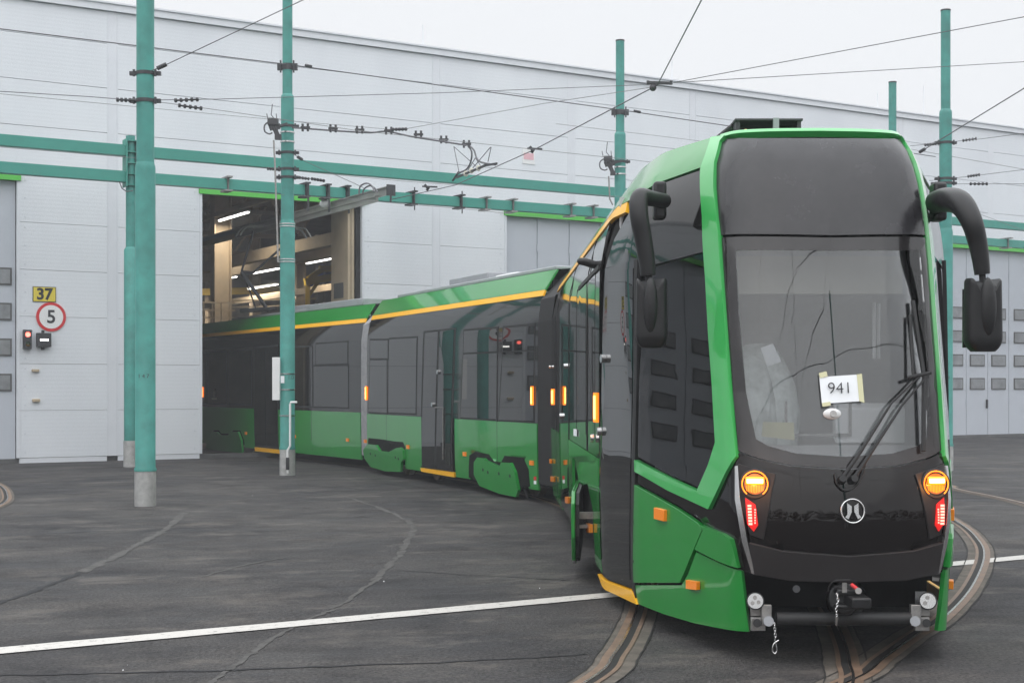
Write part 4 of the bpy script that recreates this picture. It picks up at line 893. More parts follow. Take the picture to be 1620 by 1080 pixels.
# emblem
pe, ze = P(1342, 808); pe = .02; c = car1.pt(pe, ze, .012); n_ = car1.nrm(pe, ze); a_ = -n_.cross(Vector((0, 0, 1))).normalized()
if a_.x < 0: a_ = -a_
b_ = a_.cross(n_).normalized(); b_ = b_ if b_.z > 0 else -b_
cc_ = [c+(a_*math.cos(k*math.pi/20)+b_*math.sin(k*math.pi/20))*.074 for k in range(41)]
s = MB(); s.tube(cc_, .006, 8); em = s.build('emblem', M['chrome'], tram)
s = MB()
for sg in (-1, 1):
    s.prism([c+a_*sg*x_+b_*y_ for x_, y_ in ((.036, .05), (.008, .03), (.008, -.005), (.03, -.05), (.052, -.04), (.036, -.02))], n_*.008)
s.build('emblem_wings', M['chrome'], em)
# under-nose equipment
ZF = 8.93
def fp(x, y, Y=ZF): return at(x, y, Y)
s = MB(); s.tube([fp(1228, 978), fp(1440, 978)], .042, 16); s.build('tow_bar', M['rubber'], tram)
for sg, xc in ((-1, 1195), (1, 1468)):
    s = MB(); s.tube([fp(xc, 950, ZF+.1), fp(xc, 950, ZF-.02)], [.045, .056], 20); o = s.build('fog_lamp', M['rubber'], tram)
    s = MB(); s.tube([fp(xc, 950, ZF-.021), fp(xc, 950, ZF-.028)], .048, 20); s.build('lens', M['chrome'], o)
    s = MB()
    for k in range(3): an = k*2.09+.4; s.tube([fp(xc+5.5*math.cos(an), 950+5.5*math.sin(an), ZF-.029), fp(xc+5.5*math.cos(an), 950+5.5*math.sin(an), ZF-.033)], .013, 10)
    s.build('reflector_cup', M['steel'], o)
    s = MB(); xb = xc+12 if sg < 0 else xc-14
    s.obb(fp(xb-6 if sg < 0 else xb+3, 966, ZF+.03), (.055, 0, 0), (0, .006, 0), (0, 0, .03)); s.obb(fp(xb+5 if sg < 0 else xb-6, 972, ZF), (.032, 0, 0), (0, .02, 0), (0, 0, .065)); s.obb(fp(xb-8 if sg < 0 else xb+4, 986, ZF+.01), (.045, 0, 0), (0, .02, 0), (0, 0, .042))
    br = s.build('coupling_bracket', M['steel'], tram, bevel=.004)
    s = MB(); s.tube([fp(xb+9 if sg < 0 else xb-6, 982, ZF-.02), fp(xb+9 if sg < 0 else xb-6, 982, ZF-.06)], .032, 16); s.build('bolt_cap', M['roofgrey'], br)
    s = MB(); s.tube([fp(xb-9 if sg < 0 else xb+12, 985, ZF-.01), fp(xb-9 if sg < 0 else xb+12, 985, ZF-.03)], .026, 14); s.build('socket', M['rubber'], br)
cp_ = MB(); cp_.tube([fp(1338, 946, 9.3), fp(1336, 946, 8.85)], [.13, .10], 20); cp_.obb(fp(1356, 950, 8.75), (.06, 0, 0), (0, .12, 0), (0, 0, .035)); cp_.obb(fp(1340, 935, 8.8), (.075, 0, 0), (0, .05, 0), (0, 0, .02)); cp_.obb(fp(1340, 958, 8.8), (.075, 0, 0), (0, .05, 0), (0, 0, .015))
cpl = cp_.build('coupler', M['plastic'], tram, bevel=.012)
s = MB(); s.obb(fp(1336, 929, 8.72), (.014, 0, 0), (0, .006, 0), (0, 0, .03)); s.build('coupler_plate', M['steel'], cpl)
s = MB(); s.tube([fp(1358, 934, 8.75), fp(1358, 934, 8.70)], .02, 12); s.build('coupler_knob', M['steel'], cpl)
s = MB(); s.tube([fp(1347, 924, 8.75), fp(1356, 931, 8.72)], .012, 8); s.build('red_lever', M['signred'], cpl)
s = MB(); s.tube(spline([fp(1310, 935, 8.8), fp(1313, 925, 8.78), fp(1322, 918, 8.75), fp(1345, 917, 8.75)], 4), .006, 6); s.build('coupler_hose', M['rubber'], cpl)
def chain(pts, name):
    s = MB(); P_ = spline(pts, 6); L = 0; 
    for i in range(0, len(P_)-1, 2):
        a_, b_ = P_[i], P_[min(i+2, len(P_)-1)]; d_ = (b_-a_); ln = d_.length; d_.normalize(); sd = Vector((1, 0, 0)) if (i//2) % 2 == 0 else Vector((0, 1, 0)); sd = (sd-d_*sd.dot(d_)).normalized(); m_ = (a_+b_)/2
        s.tube([m_+d_*math.cos(k*math.pi/6)*ln*.62+sd*math.sin(k*math.pi/6)*ln*.36 for k in range(13)], .0028, 5, False)
    return s.build(name, M['chrome'], tram)
chain([fp(1324, 938, 8.7), fp(1326, 950, 8.69), fp(1323, 962, 8.69), fp(1324, 974, 8.69)], 'safety_chain')
s = MB(); s.tube([fp(1324, 975, 8.69), fp(1323, 990, 8.69)], [.012, .004], 8); s.build('chain_hook', M['chrome'], tram)
chain([fp(1225, 985, 8.86), fp(1226, 997, 8.86), fp(1227, 1010, 8.86)], 'safety_chain')
s = MB(); s.tube(spline([fp(1232, 1012, 8.86), fp(1224, 1018, 8.86), fp(1222, 1029, 8.86), fp(1226, 1033, 8.86), fp(1229, 1028, 8.86), fp(1227, 1018, 8.86), fp(1225, 1010, 8.86)], 4), .0045, 6); s.build('chain_hook', M['chrome'], tram)
s = MB(); s.tube([fp(1260, 931, 9.15), fp(1260, 931, 9.12)], .024, 14); s.build('round_socket', M['roofgrey'], tram)
# wipers
def gp(x, y, o_): p, z = P(x, y); return car1.pt(p, z, o_)
wp = MB(); wp.tube([gp(1455, 600, .05), gp(1440, 478, .03)], .015, 8); wp.tube([gp(1455, 600, .05), gp(1457, 715, .03)], .014, 8); wp.tube([gp(1439, 600, .05), gp(1436, 500, .03)], .011, 8); w0 = wp.build('wiper', M['rubber'], tram)
s = MB(); s.tube([gp(1348, 757, .04), gp(1372, 722, .05), gp(1420, 645, .06), gp(1460, 596, .06)], [.014, .012, .008, .007], 8); s.build('wiper_arm', M['rubber'], w0)
s = MB(); s.tube([gp(1331, 757, .04), gp(1357, 718, .05), gp(1405, 640, .06), gp(1450, 596, .06)], [.014, .012, .008, .007], 8); s.build('wiper_arm', M['rubber'], w0)
s = MB(); s.tube([gp(1428, 601, .06), gp(1463, 593, .06)], .012, 8); s.build('wiper_link', M['rubber'], w0)
for x in (1331, 1348):
    s = MB(); s.tube([gp(x, 759, 0), gp(x, 759, .06)], [.03, .022], 12); s.build('wiper_pivot', M['rubber'], w0)
s = MB(); s.tube(spline([gp(1320, 750, .02), gp(1323, 765, .02), gp(1336, 776, .02), gp(1352, 770, .02), gp(1363, 750, .03), gp(1366, 735, .03)], 4), .006, 6); s.build('washer_hose', M['rubber'], w0)
# mirrors
def mirror(arm, rr, head, Y, hw, hh, label, rot, mount, Ym):
    ap = spline([Vector(q) for q in arm], 6); ri = pchip([q[0] for q in rr], [q[1] for q in rr]); s = MB(); s.tube(ap, [ri(k/(len(ap)-1)) for k in range(len(ap))], 20)
    bm_ = MB(); s.f = s.f; mr_ = s.build('mirror_arm', M['plastic'], tram)
    mr_['label'] = label
    c = Vector(head); rt = Vector((math.cos(rot), math.sin(rot), 0)); fw_ = Vector((-rt.y, rt.x, 0)); vs = []; nlev = 26; nr = 48
    for j in range(nlev+1):
        t_ = j/nlev; zz_ = hh*(1-2*t_); e_ = max(0, (t_-.80)/.20); sc = (1-.06*(1-t_))*(math.sqrt(max(.0, 1-.62*e_*e_))-.0)*(1-max(0, .04-t_)*2)
        for k in range(nr):
            an = 2*math.pi*k/nr; ca, sa = math.cos(an), math.sin(an); ex = .5
            x_ = math.copysign(abs(ca)**ex, ca)*hw*sc; y_ = math.copysign(abs(sa)**ex, sa)*.075*sc
            # hollow notch at the top centre
            dz_ = -.10*math.exp(-(x_/(hw*.62))**4)*max(0, 1-t_*3.2)
            vs.append(c+rt*x_+fw_*y_+Vector((0, 0, zz_+dz_)))
    fs = [(j*nr+k, j*nr+(k+1) % nr, (j+1)*nr+(k+1) % nr, (j+1)*nr+k) for j in range(nlev) for k in range(nr)]+[tuple(range(nr))[::-1], tuple(nlev*nr+k for k in range(nr))]
    s = MB(); s.add(vs, [f[::-1] for f in fs]); h = s.build('mirror_housing', M['plastic'], mr_, ang=60)
    s = MB(); s.ball(c+Vector((0, 0, hh*.20))-fw_*.062, hw*.46, .045, hh*.80, 24, 18); s.build('mirror_neck', M['plastic'], mr_)
    s = MB(); s.obb(c+fw_*.078-Vector((0, 0, .02)), rt*hw*.85, fw_*.004, (0, 0, hh*.8)); s.build('mirror_glass', M['chrome'], mr_)
    s = MB(); s.obb(mount, (.045, 0, 0), (0, .07, 0), (0, 0, .13)); s.build('mirror_mount', M['plastic'], mr_, bevel=.02)
A_ = lambda x, y, Y: at(x, y, Y)
mirror([A_(1052, 318, 9.9), A_(1030, 314, 9.75), A_(1012, 312, 9.65), A_(1011, 340, 9.6), A_(1017, 375, 9.6), A_(1023, 410, 9.6), A_(1025, 436, 9.6)],
       [(0, .05), (.3, .058), (.45, .064), (.7, .060), (1, .052)], A_(1031, 495, 9.6), 9.6, .108, .235, 'black mirror on the left corner hanging before the cab door', R(-12), A_(1043, 318, 9.95), 0)
mirror([A_(1482, 320, 9.65), A_(1498, 316, 9.4), A_(1520, 322, 9.2), A_(1537, 350, 9.1), A_(1547, 385, 9.1), A_(1552, 415, 9.1), A_(1554, 434, 9.1)],
       [(0, .078), (.25, .082), (.5, .068), (.75, .056), (1, .048)], A_(1555, 498, 9.1), 9.1, .118, .235, 'black mirror on a curved arm at the right corner', R(10), A_(1484, 320, 9.7), 0)
for q_ in (((1026, 433, 9.6), (1027, 452, 9.6)), ((1554, 432, 9.1), (1555, 452, 9.1))):
    s = MB(); s.tube([A_(*q_[0]), A_(*q_[1])], .022, 8); s.build('mirror_pin', M['rubber'], tram)
s = MB(); s.tube([at(913, 413, 12.6), at(916, 413, 12.6), at(925, 414, 12.6), at(944, 420, 12.6), at(953, 424, 12.6)], [.012, .03, .036, .036, .02], 12); s.build('side_camera', M['plastic'], tram)
# roof equipment of car 1
s = MB(); rz = 3.56; q = at(1207, 200, 11.2); X_ = q.x
s.box(X_-.25, X_+.25, 11.15, 11.2, rz, rz+.235); s.box(X_-.25, X_-.22, 10.95, 11.15, rz, rz+.235); s.box(X_+.22, X_+.25, 10.95, 11.15, rz, rz+.235); s.box(X_-.26, X_+.26, 10.93, 11.2, rz+.232, rz+.247)
ru = s.build('roof_bracket', M['clamp'], tram)
s = MB(); s.tube([(X_-.55, 11.6, rz), (X_-.24, 11.1, rz+.22)], .03, 8); s.tube([(X_-.45, 11.6, rz), (X_-.2, 11.1, rz+.15)], .02, 8); s.tube(spline([(X_-.24, 11, rz+.04), (X_-.1, 10.95, rz+.1), (X_+.1, 10.95, rz+.07), (X_+.2, 11, rz+.12)], 5), .014, 8); s.build('roof_conduit', M['rubber'], ru)
s = MB(); s.box(X_+.03, X_+.075, 10.92, 10.95, rz+.16, rz+.25); s.box(X_+.035, X_+.07, 10.9, 10.95, rz+.0, rz+.13); s.tube([(X_, 10.93, rz+.07), (X_+.03, 10.93, rz+.07)], .02, 8); s.tube([(X_+.1, 10.93, rz+.08), (X_+.13, 10.93, rz+.07)], .02, 8); s.build('roof_fitting', M['roofgrey'], ru)
s = MB()
for (dx_, dz_) in ((-.18, .15), (.2, .15), (-.28, .06), (-.24, .09)): s.ball((X_+dx_, 10.93, rz+dz_), .018, n=8, m=6)
s.build('brass_fitting', mat('brass', (.6, .45, .2), .3, metal=.8), ru)
# ---- cars 2 and 3
def crop5(x, y): return (540+x/2.571, 400+y/2.571)
def crop4(x, y): return (310+x/2.7, 400+y/2.7)
def carbody(sl, sr, FL, D, RT, L, tagname):
    part('roof_shoulder', sl, [(0, 3.19), (L, 3.19), (L, 3.5), (0, 3.5)], 'green', .012, .03, .6, pxl=False, mir=sr)
    part('yellow_stripe', sl, [(0, 3.10), (L, 3.10), (L, 3.187), (0, 3.187)], 'yellow', .010, .03, .6, pxl=False, mir=sr)
    part('side_panel', sl, [(0, 1.2), (L, 1.2), (L, 3.097), (0, 3.097)], 'black', 0, .02, (.6, .15), pxl=False, mir=sr)
    s = MB(); vs = []; K = 8; n_ = 6
    for i in range(n_+1):
        a_ = sl.fn(L*i/n_, 3.5); b_ = sr.fn(L*i/n_, 3.5)
        for k in range(K+1): t_ = k/K; c = a_.lerp(b_, t_); c.z += .05*math.sin(math.pi*t_)+.01; vs.append(c)
    s.add(vs, [(i*(K+1)+k, i*(K+1)+k+1, (i+1)*(K+1)+k+1, (i+1)*(K+1)+k) for i in range(n_) for k in range(K)]); s.build('roof', M['green'], tram)
    s = MB(); w2 = RT*1.33
    s.obb(FL+RT*1.33+D*L/2+Vector((0, 0, .62)), D*(L/2-.05), RT*1.15, (0, 0, .38)); s.build('underframe', M['dark'], tram)
    for e_ in (0.02, L-.02):
        s = MB(); s.obb(FL+RT*1.33+D*e_+Vector((0, 0, 2.05)), D*.02, RT*1.08, (0, 0, 1.3)); s.build('end_frame', M['dark'], tram)
L2 = 8.5; carbody(c2l, c2r, FL2, D2, RT2, L2, '2')
P2 = c2l.pix; P3 = c3l.pix
def x2(px): return P2(px, 611)[0]
def x3(px): return P3(px, 611)[0]
zb2 = 1.195
# green lower panels of car 2 with notches
pz = lambda poly: [P2(*crop5(*q)) for q in poly]
nA = pz([(258, 785), (250, 768), (215, 766), (207, 790), (170, 790), (163, 763), (117, 758)])
d0, d1 = x2(719), x2(667)
part('lower_side_panel', c2l, [(L2, .2), (L2, zb2), (d1+.01, zb2), (d1+.01, .2), (P2(*crop5(262, 870))[0], .2)]+[nA[0], nA[1], nA[2], nA[3], nA[4], nA[5], nA[6]]+[(nA[6][0]+.15, nA[6][1]-.1), (nA[6][0]+.15, .2)], 'green', .006, .03, (.4, .1), pxl=False)
nB = pz([(522, 870), (527, 822), (548, 812), (600, 822), (620, 848), (655, 855), (668, 828), (742, 836), (760, 880)])
nB[0] = (nB[0][0], .2); last = (nB[-1][0], .2)
part('lower_side_panel', c2l, [(d0-.01, .2), (d0-.01, zb2), (.03, zb2), (.03, .2), last]+nB[::-1], 'green', .006, .03, (.4, .1), pxl=False)
part('lower_side_panel', c2r, [(0, .2), (L2, .2), (L2, zb2), (0, zb2)], 'green', .006, .03, (.4, .1), pxl=False)
def bogie(sl, poly, cnv, RT, name='bogie_cover', off=.06):
    o = part(name, sl, [cnv(*q) for q in poly], 'green', off, .05, (.3, .1)); o.data.polygons.foreach_set('use_smooth', [False]*len(o.data.polygons)); return o
part('recess_shade_patch', c2l, [crop5(*q) for q in [(112, 752), (166, 757), (172, 782), (205, 785), (212, 765), (252, 768), (262, 790), (262, 815), (108, 800)]], 'dark', .009, .02, (.3, .1))  # dark patch over the panel, its colour standing in for the opening's shade
part('recess_shade_patch', c2l, [crop5(*q) for q in [(520, 912), (523, 822), (548, 808), (602, 818), (622, 846), (652, 850), (666, 824), (742, 832), (764, 880), (770, 950), (735, 950), (560, 925)]], 'dark', .009, .02, (.3, .1))  # near-black sheet on the surface, painted as the shaded bogie opening
for (q_, m_) in (([(785, 908), (795, 909), (795, 924), (785, 923)], 'signred'), ([(785, 925), (795, 926), (795, 940), (785, 939)], 'paper')): part('warning_label', c2l, [crop5(*k) for k in q_], m_, .01, .003, .3)
b1 = bogie(c2l, [(108, 788), (118, 776), (152, 780), (166, 803), (205, 808), (236, 792), (250, 790), (262, 802), (264, 838), (255, 848), (252, 888), (190, 886), (130, 868), (104, 832), (100, 800)], crop5, RT2)
b2 = bogie(c2l, [(552, 850), (566, 830), (592, 834), (600, 842), (603, 858), (655, 868), (664, 850), (700, 852), (718, 890), (732, 962), (724, 990), (655, 976), (575, 945), (552, 900)], crop5, RT2)
for bb, pts in ((b1, [(130, 815), (150, 822), (232, 830), (244, 836)]), (b2, [(590, 880), (610, 890), (655, 895), (700, 905)])):
    for (x, y) in pts:
        p, z = P2(*crop5(x, y)); s = MB(); c = c2l.pt(p, z, .058); s.tube([c, c+c2l.nrm(p, z)*.006], .028, 10); s.build('cover_bolt', M['rubber'], bb)
s = MB()
for k in range(16):
    x, y = 715+random.uniform(0, 45), 850+random.uniform(0, 130); c = at(*crop5(x, y), 22.0); s.tube([c, c+Vector((random.uniform(-.05, .05), -.03, random.uniform(-.15, .15)))], .02, 6)
s.build('bogie_hoses', M['clamp'], tram)
def wheel(c, D_, RT_, r=.3):
    s = MB(); s.tube([c-RT_*.02, c+RT_*.09], r, 28); s.tube([c-RT_*.03, c-RT_*.02], r*.86, 28); o = s.build('wheel', M['rust'], tram)
    s = MB(); s.tube([c-RT_*.05, c-RT_*.03], r*.45, 20); s.build('wheel_hub', M['steel'], o)
for (FLx, D_, RT_, ds) in ((FL2, D2, RT2, (1.2, 2.9, 5.7, 7.4)), (FL3, D3, RT3, (8.2, 6.5))):
    for d_ in ds:
        for sd in (.5, 2.16): wheel(FLx+D_*d_+RT_*sd+Vector((0, 0, .3)), D_, RT_ if sd < 1 else -RT_)
for d_ in (3.4, 5.0, 9.2, 10.6):
    for sd in (-.8, .8): wheel(L1(sd, d_, .3), B1, R1*(1 if sd < 0 else -1))
# doors / windows of car 2
def door2(sl, sr, cnv, poly, glassL, glassR, yel):
    o = part('passenger_door', sl, [cnv(*q) for q in poly], 'rubber', .006, .02, (.6, .3))
    for g_ in (glassL, glassR): part('door_glass', sl, [cnv(*q) for q in g_], 'pane', .012, .006, (.6, .3), parent=o)
    part('step_edge', sl, [cnv(*q) for q in yel], 'yellow', .02, .04, .6)
    return o
def window(sl, q, mir=None):
    c = np.mean(np.array(q), 0)
    def grow(poly): return [(p+math.copysign(.035, p-c[0]), z+math.copysign(.035, z-c[1])) for p, z in poly]
    for sf in [sl]+([mir] if mir else []):
        o = patch(sf, grow(q), .004, .012, (.6, .2), None, False).build('side_window', M['rubber'], tram)
        patch(sf, q, .007, .006, (.6, .2), None, False).build('pane', M['pane'], o)
dd = door2(c2l, c2r, crop5, [(336, 318), (468, 304), (452, 888), (324, 870)], [(343, 326), (396, 320), (383, 872), (330, 862)], [(404, 319), (461, 311), (446, 880), (389, 873)], [(325, 873), (462, 892), (462, 911), (329, 888)])
for (x, y) in ((398, 484), (376, 616)):
    p, z = P2(*crop5(x, y)); s = MB(); c = c2l.pt(p, z, .012); s.tube([c, c+c2l.nrm(p, z)*.03], .04, 12); s.build('door_button', M['chrome'], dd)
s = MB(); hp = [P2(*crop5(*q)) for q in ((388, 628), (420, 628), (420, 840))]; s.tube([c2l.pt(*q, .03) for q in hp], .012, 6); s.build('grab_rail', M['steel'], dd)
for q in ([(118, 356), (190, 356), (190, 428), (118, 428)], [(118, 436), (186, 436), (186, 650), (112, 645)], [(196, 352), (308, 346), (303, 652), (192, 648)],
          [(500, 318), (636, 308), (634, 400), (498, 406)], [(498, 412), (634, 408), (632, 676), (486, 668)], [(660, 306), (786, 296), (784, 392), (658, 400)], [(658, 406), (784, 400), (782, 682), (642, 678)]):
    window(c2l, [P2(*crop5(*k)) for k in q], c2r)
for (x, y0, y1) in ((184, 655, 790), (634, 680, 850)):
    q = [P2(*crop5(x, y0)), P2(*crop5(x, y1))]; part('panel_joint', c2l, [(q[0][0]-.008, q[0][1]), (q[0][0]+.008, q[0][1]), (q[0][0]+.008, q[1][1]), (q[0][0]-.008, q[1][1])], 'rubber', .008, .01, .6, pxl=False)
def mark2(sl, cnv, x, y, hw, hh, lit):
    p, z = sl.pix(*cnv(x, y)); q = [(p-hw, z-hh), (p+hw, z-hh), (p+hw, z+hh), (p-hw, z+hh)]
    o = part('marker_light' if lit else 'side_reflector', sl, q, 'e_orange' if lit else 'orange', .03, .03, .6, pxl=False)
    if lit: part('led_strip', sl, [(p-hw*.5, z-hh*.85), (p+hw*.5, z-hh*.85), (p+hw*.5, z+hh*.85), (p-hw*.5, z+hh*.85)], 'e_orange_hot', .036, .006, .6, pxl=False, parent=o)
ident = lambda x, y: (x, y)
for (x, y) in ((104, 570), (780, 580)): mark2(c2l, crop5, x, y, .034, .14, True)
for (x, y) in ((100, 765), (274, 788), (505, 817), (778, 853)): mark2(c2l, crop5, x, y, .06, .035, False)
s = MB()
def roofbox(FL, D, RT, p, w_, L_, W_, H_, m='roofgrey', name='roof_unit'):
    s = MB(); s.obb(FL+D*p+RT*w_+Vector((0, 0, 3.53+H_/2)), D*L_/2, RT*W_/2, (0, 0, H_/2)); return s.build(name, M[m], tram, bevel=.02)
roofbox(FL2, D2, RT2, 4.4, 1.0, 1.9, .8, .2); roofbox(FL2, D2, RT2, 2.9, 1.1, .9, .8, .13, 'white'); roofbox(FL2, D2, RT2, 4.2, 1.33, 7.6, 1.7, .07, 'roofgrey', 'roof_deck')
# car 3
L3 = 12.5; carbody(c3l, c3r, FL3, D3, RT3, L3, '3')
d3a, d3b = x3(440), x3(402)
n3 = [P3(*crop4(*q)) for q in [(212, 852), (207, 800), (190, 757), (155, 757), (143, 772), (110, 772), (98, 757), (72, 757), (50, 790)]]
n3[0] = (n3[0][0], .2); n3.append((n3[-1][0], .2))
part('lower_side_panel', c3l, [(.03, .2), (.03, zb2), (d3a-.01, zb2), (d3a-.01, .2)], 'green', .006, .03, (.4, .1), pxl=False)
part('lower_side_panel', c3l, [(d3b+.01, .2), (d3b+.01, zb2), (L3, zb2), (L3, .2)]+n3[::-1], 'green', .006, .03, (.4, .1), pxl=False)
part('lower_side_panel', c3r, [(0, .2), (L3, .2), (L3, zb2), (0, zb2)], 'green', .006, .03, (.4, .1), pxl=False)
bogie(c3l, [(55, 800), (78, 760), (96, 762), (110, 776), (145, 777), (158, 762), (188, 762), (202, 800), (207, 845), (205, 853), (75, 850), (52, 830)], crop4, RT3)
o = part('passenger_door', c3l, [(d3a, .24), (d3b, .24), (d3b, 2.75), (d3a, 2.75)], 'rubber', .006, .02, .6, pxl=False)
dm = (d3a+d3b)/2
for a_, b_ in ((d3a+.04, dm-.02), (dm+.02, d3b-.04)): part('door_glass', c3l, [(a_, .3), (b_, .3), (b_, 2.7), (a_, 2.7)], 'pane', .012, .006, .6, pxl=False, parent=o)
part('step_edge', c3l, [(d3a, .14), (d3b, .14), (d3b, .235), (d3a, .235)], 'yellow', .02, .04, .6, pxl=False)
for a_, b_, z0, z1 in ((x3(465), x3(494), 1.3, 2.65), (x3(497), x3(551), 1.3, 2.2), (x3(500), x3(550), 2.25, 2.7), (x3(362), x3(398), 1.3, 2.65), (x3(330), x3(358), 1.3, 2.65), (x3(320), x3(327), 1.3, 2.65)):
    window(c3l, [(a_, z0), (b_, z0), (b_, z1), (a_, z1)], c3r)
part('panel_joint', c3l, [(x3(493)-.008, .3), (x3(493)+.008, .3), (x3(493)+.008, 1.19), (x3(493)-.008, 1.19)], 'rubber', .008, .01, .6, pxl=False)
mark2(c3l, ident, 321.5, 620, .04, .14, True)
for (x, y) in ((390, 685), (467, 690), (551, 695.5)): mark2(c3l, ident, x, y, .06, .035, False)
pe_, ze_ = P3(340, 621); c = c3l.pt(pe_, ze_, .012); a_ = -D3; b_ = Vector((0, 0, 1)); nn_ = c3l.nrm(pe_, ze_)
s = MB(); s.tube([c+(a_*math.cos(k*math.pi/12)+b_*math.sin(k*math.pi/12))*.1 for k in range(25)], .009, 6); em3 = s.build('emblem', M['chrome'], tram)
s = MB()
for sg in (-1, 1): s.prism([c+a_*sg*x_*1.3+b_*y_*1.3 for x_, y_ in ((.036, .05), (.008, .03), (.008, -.005), (.03, -.05), (.052, -.04), (.036, -.02))], nn_*.008)
s.obb(c-b_*.16, a_*.22, nn_*.004, b_*.02); s.build('emblem_wings', M['chrome'], em3)
roofbox(FL3, D3, RT3, 2.6, 1.0, 3.2, 1.0, .16); roofbox(FL3, D3, RT3, 5.2, 1.1, 1.2, .8, .2); roofbox(FL3, D3, RT3, 5.5, 1.33, 8, 1.6, .07, 'roofgrey', 'roof_deck')
# gangways
def gangway(a0, b0, a1, b1, n, name, m, hgt=3.6):
    # a = left/right base at car A end, b = at car B end
    s = MB(); K = 20
    def prof(l, r, sc, zt): # section around from bottom-left up over to bottom-right
        c = (l+r)/2; h = (r-l)/2; res = []
        for k in range(K+1):
            t_ = k/K
            if t_ < .4: w_, z_ = -1, .3+(3.05-.3)*t_/.4
            elif t_ > .6: w_, z_ = 1, .3+(3.05-.3)*(1-t_)/.4
            else: q = (t_-.4)/.2; w_ = -math.cos(q*math.pi)*1.0; z_ = 3.05+(zt-3.05)*math.sin(q*math.pi)
            if abs(w_) == 1: w_ *= (1-gin(z_)/1.33*.7)
            else: w_ *= (.93)
            res.append(c+h*w_*sc+Vector((0, 0, z_)))
        return res
    rows = []
    for i in range(n+1):
        t_ = i/n; sc = 1.0 if i % 2 == 0 else .955; zt = hgt if i % 2 == 0 else hgt-.08
        rows.append(prof(Vector(a0).lerp(Vector(b0), t_), Vector(a1).lerp(Vector(b1), t_), sc, zt))
    s.add([p_ for r_ in rows for p_ in r_], [(i*(K+1)+k, (i+1)*(K+1)+k, (i+1)*(K+1)+k+1, i*(K+1)+k+1) for i in range(n) for k in range(K)])
    return s.build(name, M[m], tram, smooth=False)
z0_ = lambda v_: Vector((v_.x, v_.y, 0))
e3 = (c3l.fn(0, 1), c3r.fn(0, 1)); e2b = (c2l.fn(L2, 1), c2r.fn(L2, 1)); e2f = (c2l.fn(0, 1), c2r.fn(0, 1)); e1 = (S1(-PMAX, 1), S1(PMAX, 1))
gangway(z0_(e3[0]), z0_(e2b[0]), z0_(e3[1]), z0_(e2b[1]), 10, 'gangway_bellows', 'bellows')
gangway(z0_(e2f[0]), z0_(e1[0]), z0_(e2f[1]), z0_(e1[1]), 8, 'gangway_bellows', 'rubber')
# pantograph on car 3 (raised inside the gate)
pan = MB(); hd = Vector((-6.2, 36.9, 0)); C3 = lambda p, w_, z_: FL3+D3*p+RT3*w_+Vector((0, 0, z_))
def pm(x, y, Y=36.9): return at(x, y, Y)
kn = [pm(382, 430), pm(400, 432)]
s = MB(); s.tube([pm(425, 492), kn[0]], .05, 8); s.tube([pm(406, 492), pm(386, 434)], .02, 8); s.build('pantograph_lower_arm', M['clamp'], tram)
s = MB(); s.tube([kn[0], pm(401, 366)], .03, 8); s.tube([kn[1], pm(470, 370)], .03, 8); s.tube([kn[0], kn[1]], .045, 8); pa_ = s.build('pantograph_upper_arm', M['clamp'], tram)
s = MB()
for dy in (0, .3): 
    off_ = NN*dy; s.tube(spline([pm(380, 372)+off_, pm(386, 363)+off_, pm(398, 357)+off_, pm(440, 359)+off_, pm(478, 361)+off_, pm(487, 367)+off_, pm(492, 376)+off_], 5), .022, 8)
s.tube([pm(401, 360), pm(401, 360)+NN*.3], .02, 6); s.tube([pm(470, 362), pm(470, 362)+NN*.3], .02, 6)
s.build('pantograph_head', M['conductor'], tram)
s = MB(); s.bar(pm(382, 492), pm(436, 488), .5, .08); s.build('pantograph_base', M['rubber'], tram)
# things on / in the windscreen
def sheet(name, label, cat, pts, m, off, parent=None):
    c = [gp(x, y, off) for x, y in pts]; s = MB(); n_ = Vector((0, -1, .25)).normalized(); s.prism(c, n_*-.003)
    o = s.build(name, M[m], parent, smooth=False)
    if label: tag(o, label, cat)
    return o
sg_ = thing('paper_sign', 'white paper sheet reading 941 taped to the windscreen', 'sign', gp(1330, 616, .03))
sheet('paper_sheet', None, None, [(1295, 598), (1358, 594), (1363, 636), (1299, 640)], 'paper', .030, sg_)
for q in ([(1294, 592), (1306, 589), (1308, 597), (1296, 600)], [(1353, 594), (1361, 593), (1365, 639), (1357, 636)], [(1299, 639), (1312, 637), (1313, 643), (1300, 645)]): sheet('tape_strip', None, None, q, 'tape', .033, sg_)
c_ = gp(1327, 616.5, .037); text_mesh('digits', '941', .105, M['ink'], sg_, c_, Vector((1, 0, .02)), Vector((0, .24, 1)), Vector((0, -1, .24)), .001, -.0012)
rs_ = thing('rain_sensor', 'small white rounded sensor mounted below the 941 sheet', 'sensor', gp(1316, 655, -.02))
s = MB(); s.ball(gp(1316, 655, .01), .058, .02, .036, 16, 8); s.build('sensor_cover', M['white'], rs_)
s = MB(); s.tube([gp(1317, 656, .02), gp(1317, 656, .034)], .022, 16); s.build('sensor_eye', M['steel'], rs_)
def inner_sheet(name, label, pts, Y, m):
    s = MB(); s.prism([at(x, y, Y) for x, y in pts], (0, .004, 0)); tag(s.build(name, M[m], None, smooth=False), label, 'paper')
inner_sheet('paper_note', 'tilted white paper hanging behind the left of the windscreen', [(1203, 550), (1223, 543), (1236, 572), (1214, 580)], 9.7, 'paper')
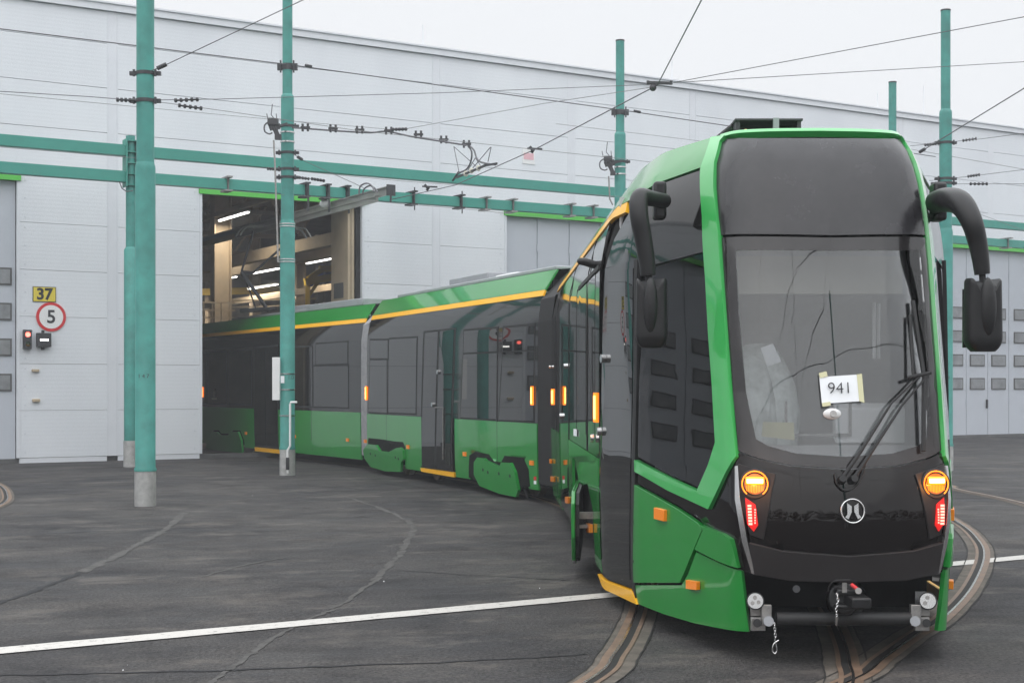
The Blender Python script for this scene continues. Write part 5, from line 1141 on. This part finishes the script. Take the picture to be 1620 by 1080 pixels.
inner_sheet('paper_note', 'pale yellow paper lying behind the lower left of the windscreen', [(1207, 667), (1256, 668), (1257, 696), (1205, 690)], 9.35, 'tape')
# stray leaves and chips on the asphalt
chips = MB()
for i in range(8):
    x = random.uniform(-40, 900); y = random.uniform(760, 1075); c = gnd(x, y); a_ = random.uniform(0, 6.3); r_ = random.uniform(.004, .009)
    chips.add([c+Vector((math.cos(a_+k*2.1)*r_, math.sin(a_+k*2.1)*r_, .006+.004*k)) for k in range(3)], [(0, 1, 2)])
tag(chips.build('grit', M['paper'], None, smooth=False, loc=(0, 0, 0)), kind='stuff', label='tiny pale chips of grit scattered on the asphalt', cat='grit')
tb = MB()
for row in range(3):
    for i in range(60):
        x = -150+i*5+random.uniform(-2, 2); hh = random.uniform(6, 10.5); yy = -48-row*6; n0 = 26
        for k in range(n0):
            a = random.uniform(0, 6.28); r_ = random.uniform(.3, 3.2); zc = random.uniform(.5, hh)*(1-.04*r_); c = Vector((x+r_*math.cos(a), yy+r_*math.sin(a), zc)); q = random.uniform(.5, 1.1)
            u_ = Vector((random.uniform(-1, 1), random.uniform(-1, 1), random.uniform(-1, 1))).normalized()*q; v_ = u_.cross(Vector((random.uniform(-1, 1), random.uniform(-1, 1), random.uniform(-1, 1)))).normalized()*q
            tb.add([c-u_, c+v_, c+u_, c-v_], [(0, 1, 2, 3)])
tag(tb.build('tree_belt', mat('dark_foliage', (.035, .045, .025), .9, var=.4, vs=1), None, smooth=False), kind='stuff', label='dark belt of trees beyond the yard behind the photographer', cat='trees')
# ------------------------------------------------------------------ haze
hz = MB(); hz.box(-180, 180, -70, 220, -1, 12.5)
hm = bpy.data.materials.new('haze_air'); hm.use_nodes = True; t = hm.node_tree; t.nodes.clear(); o = N(t, 'ShaderNodeOutputMaterial'); pv = N(t, 'ShaderNodeVolumePrincipled')
pv.inputs['Color'].default_value = (.66, .68, .71, 1); pv.inputs['Density'].default_value = .0026; t.links.new(pv.outputs[0], o.inputs['Volume'])
tag(hz.build('haze', hm, None, smooth=False), kind='stuff')
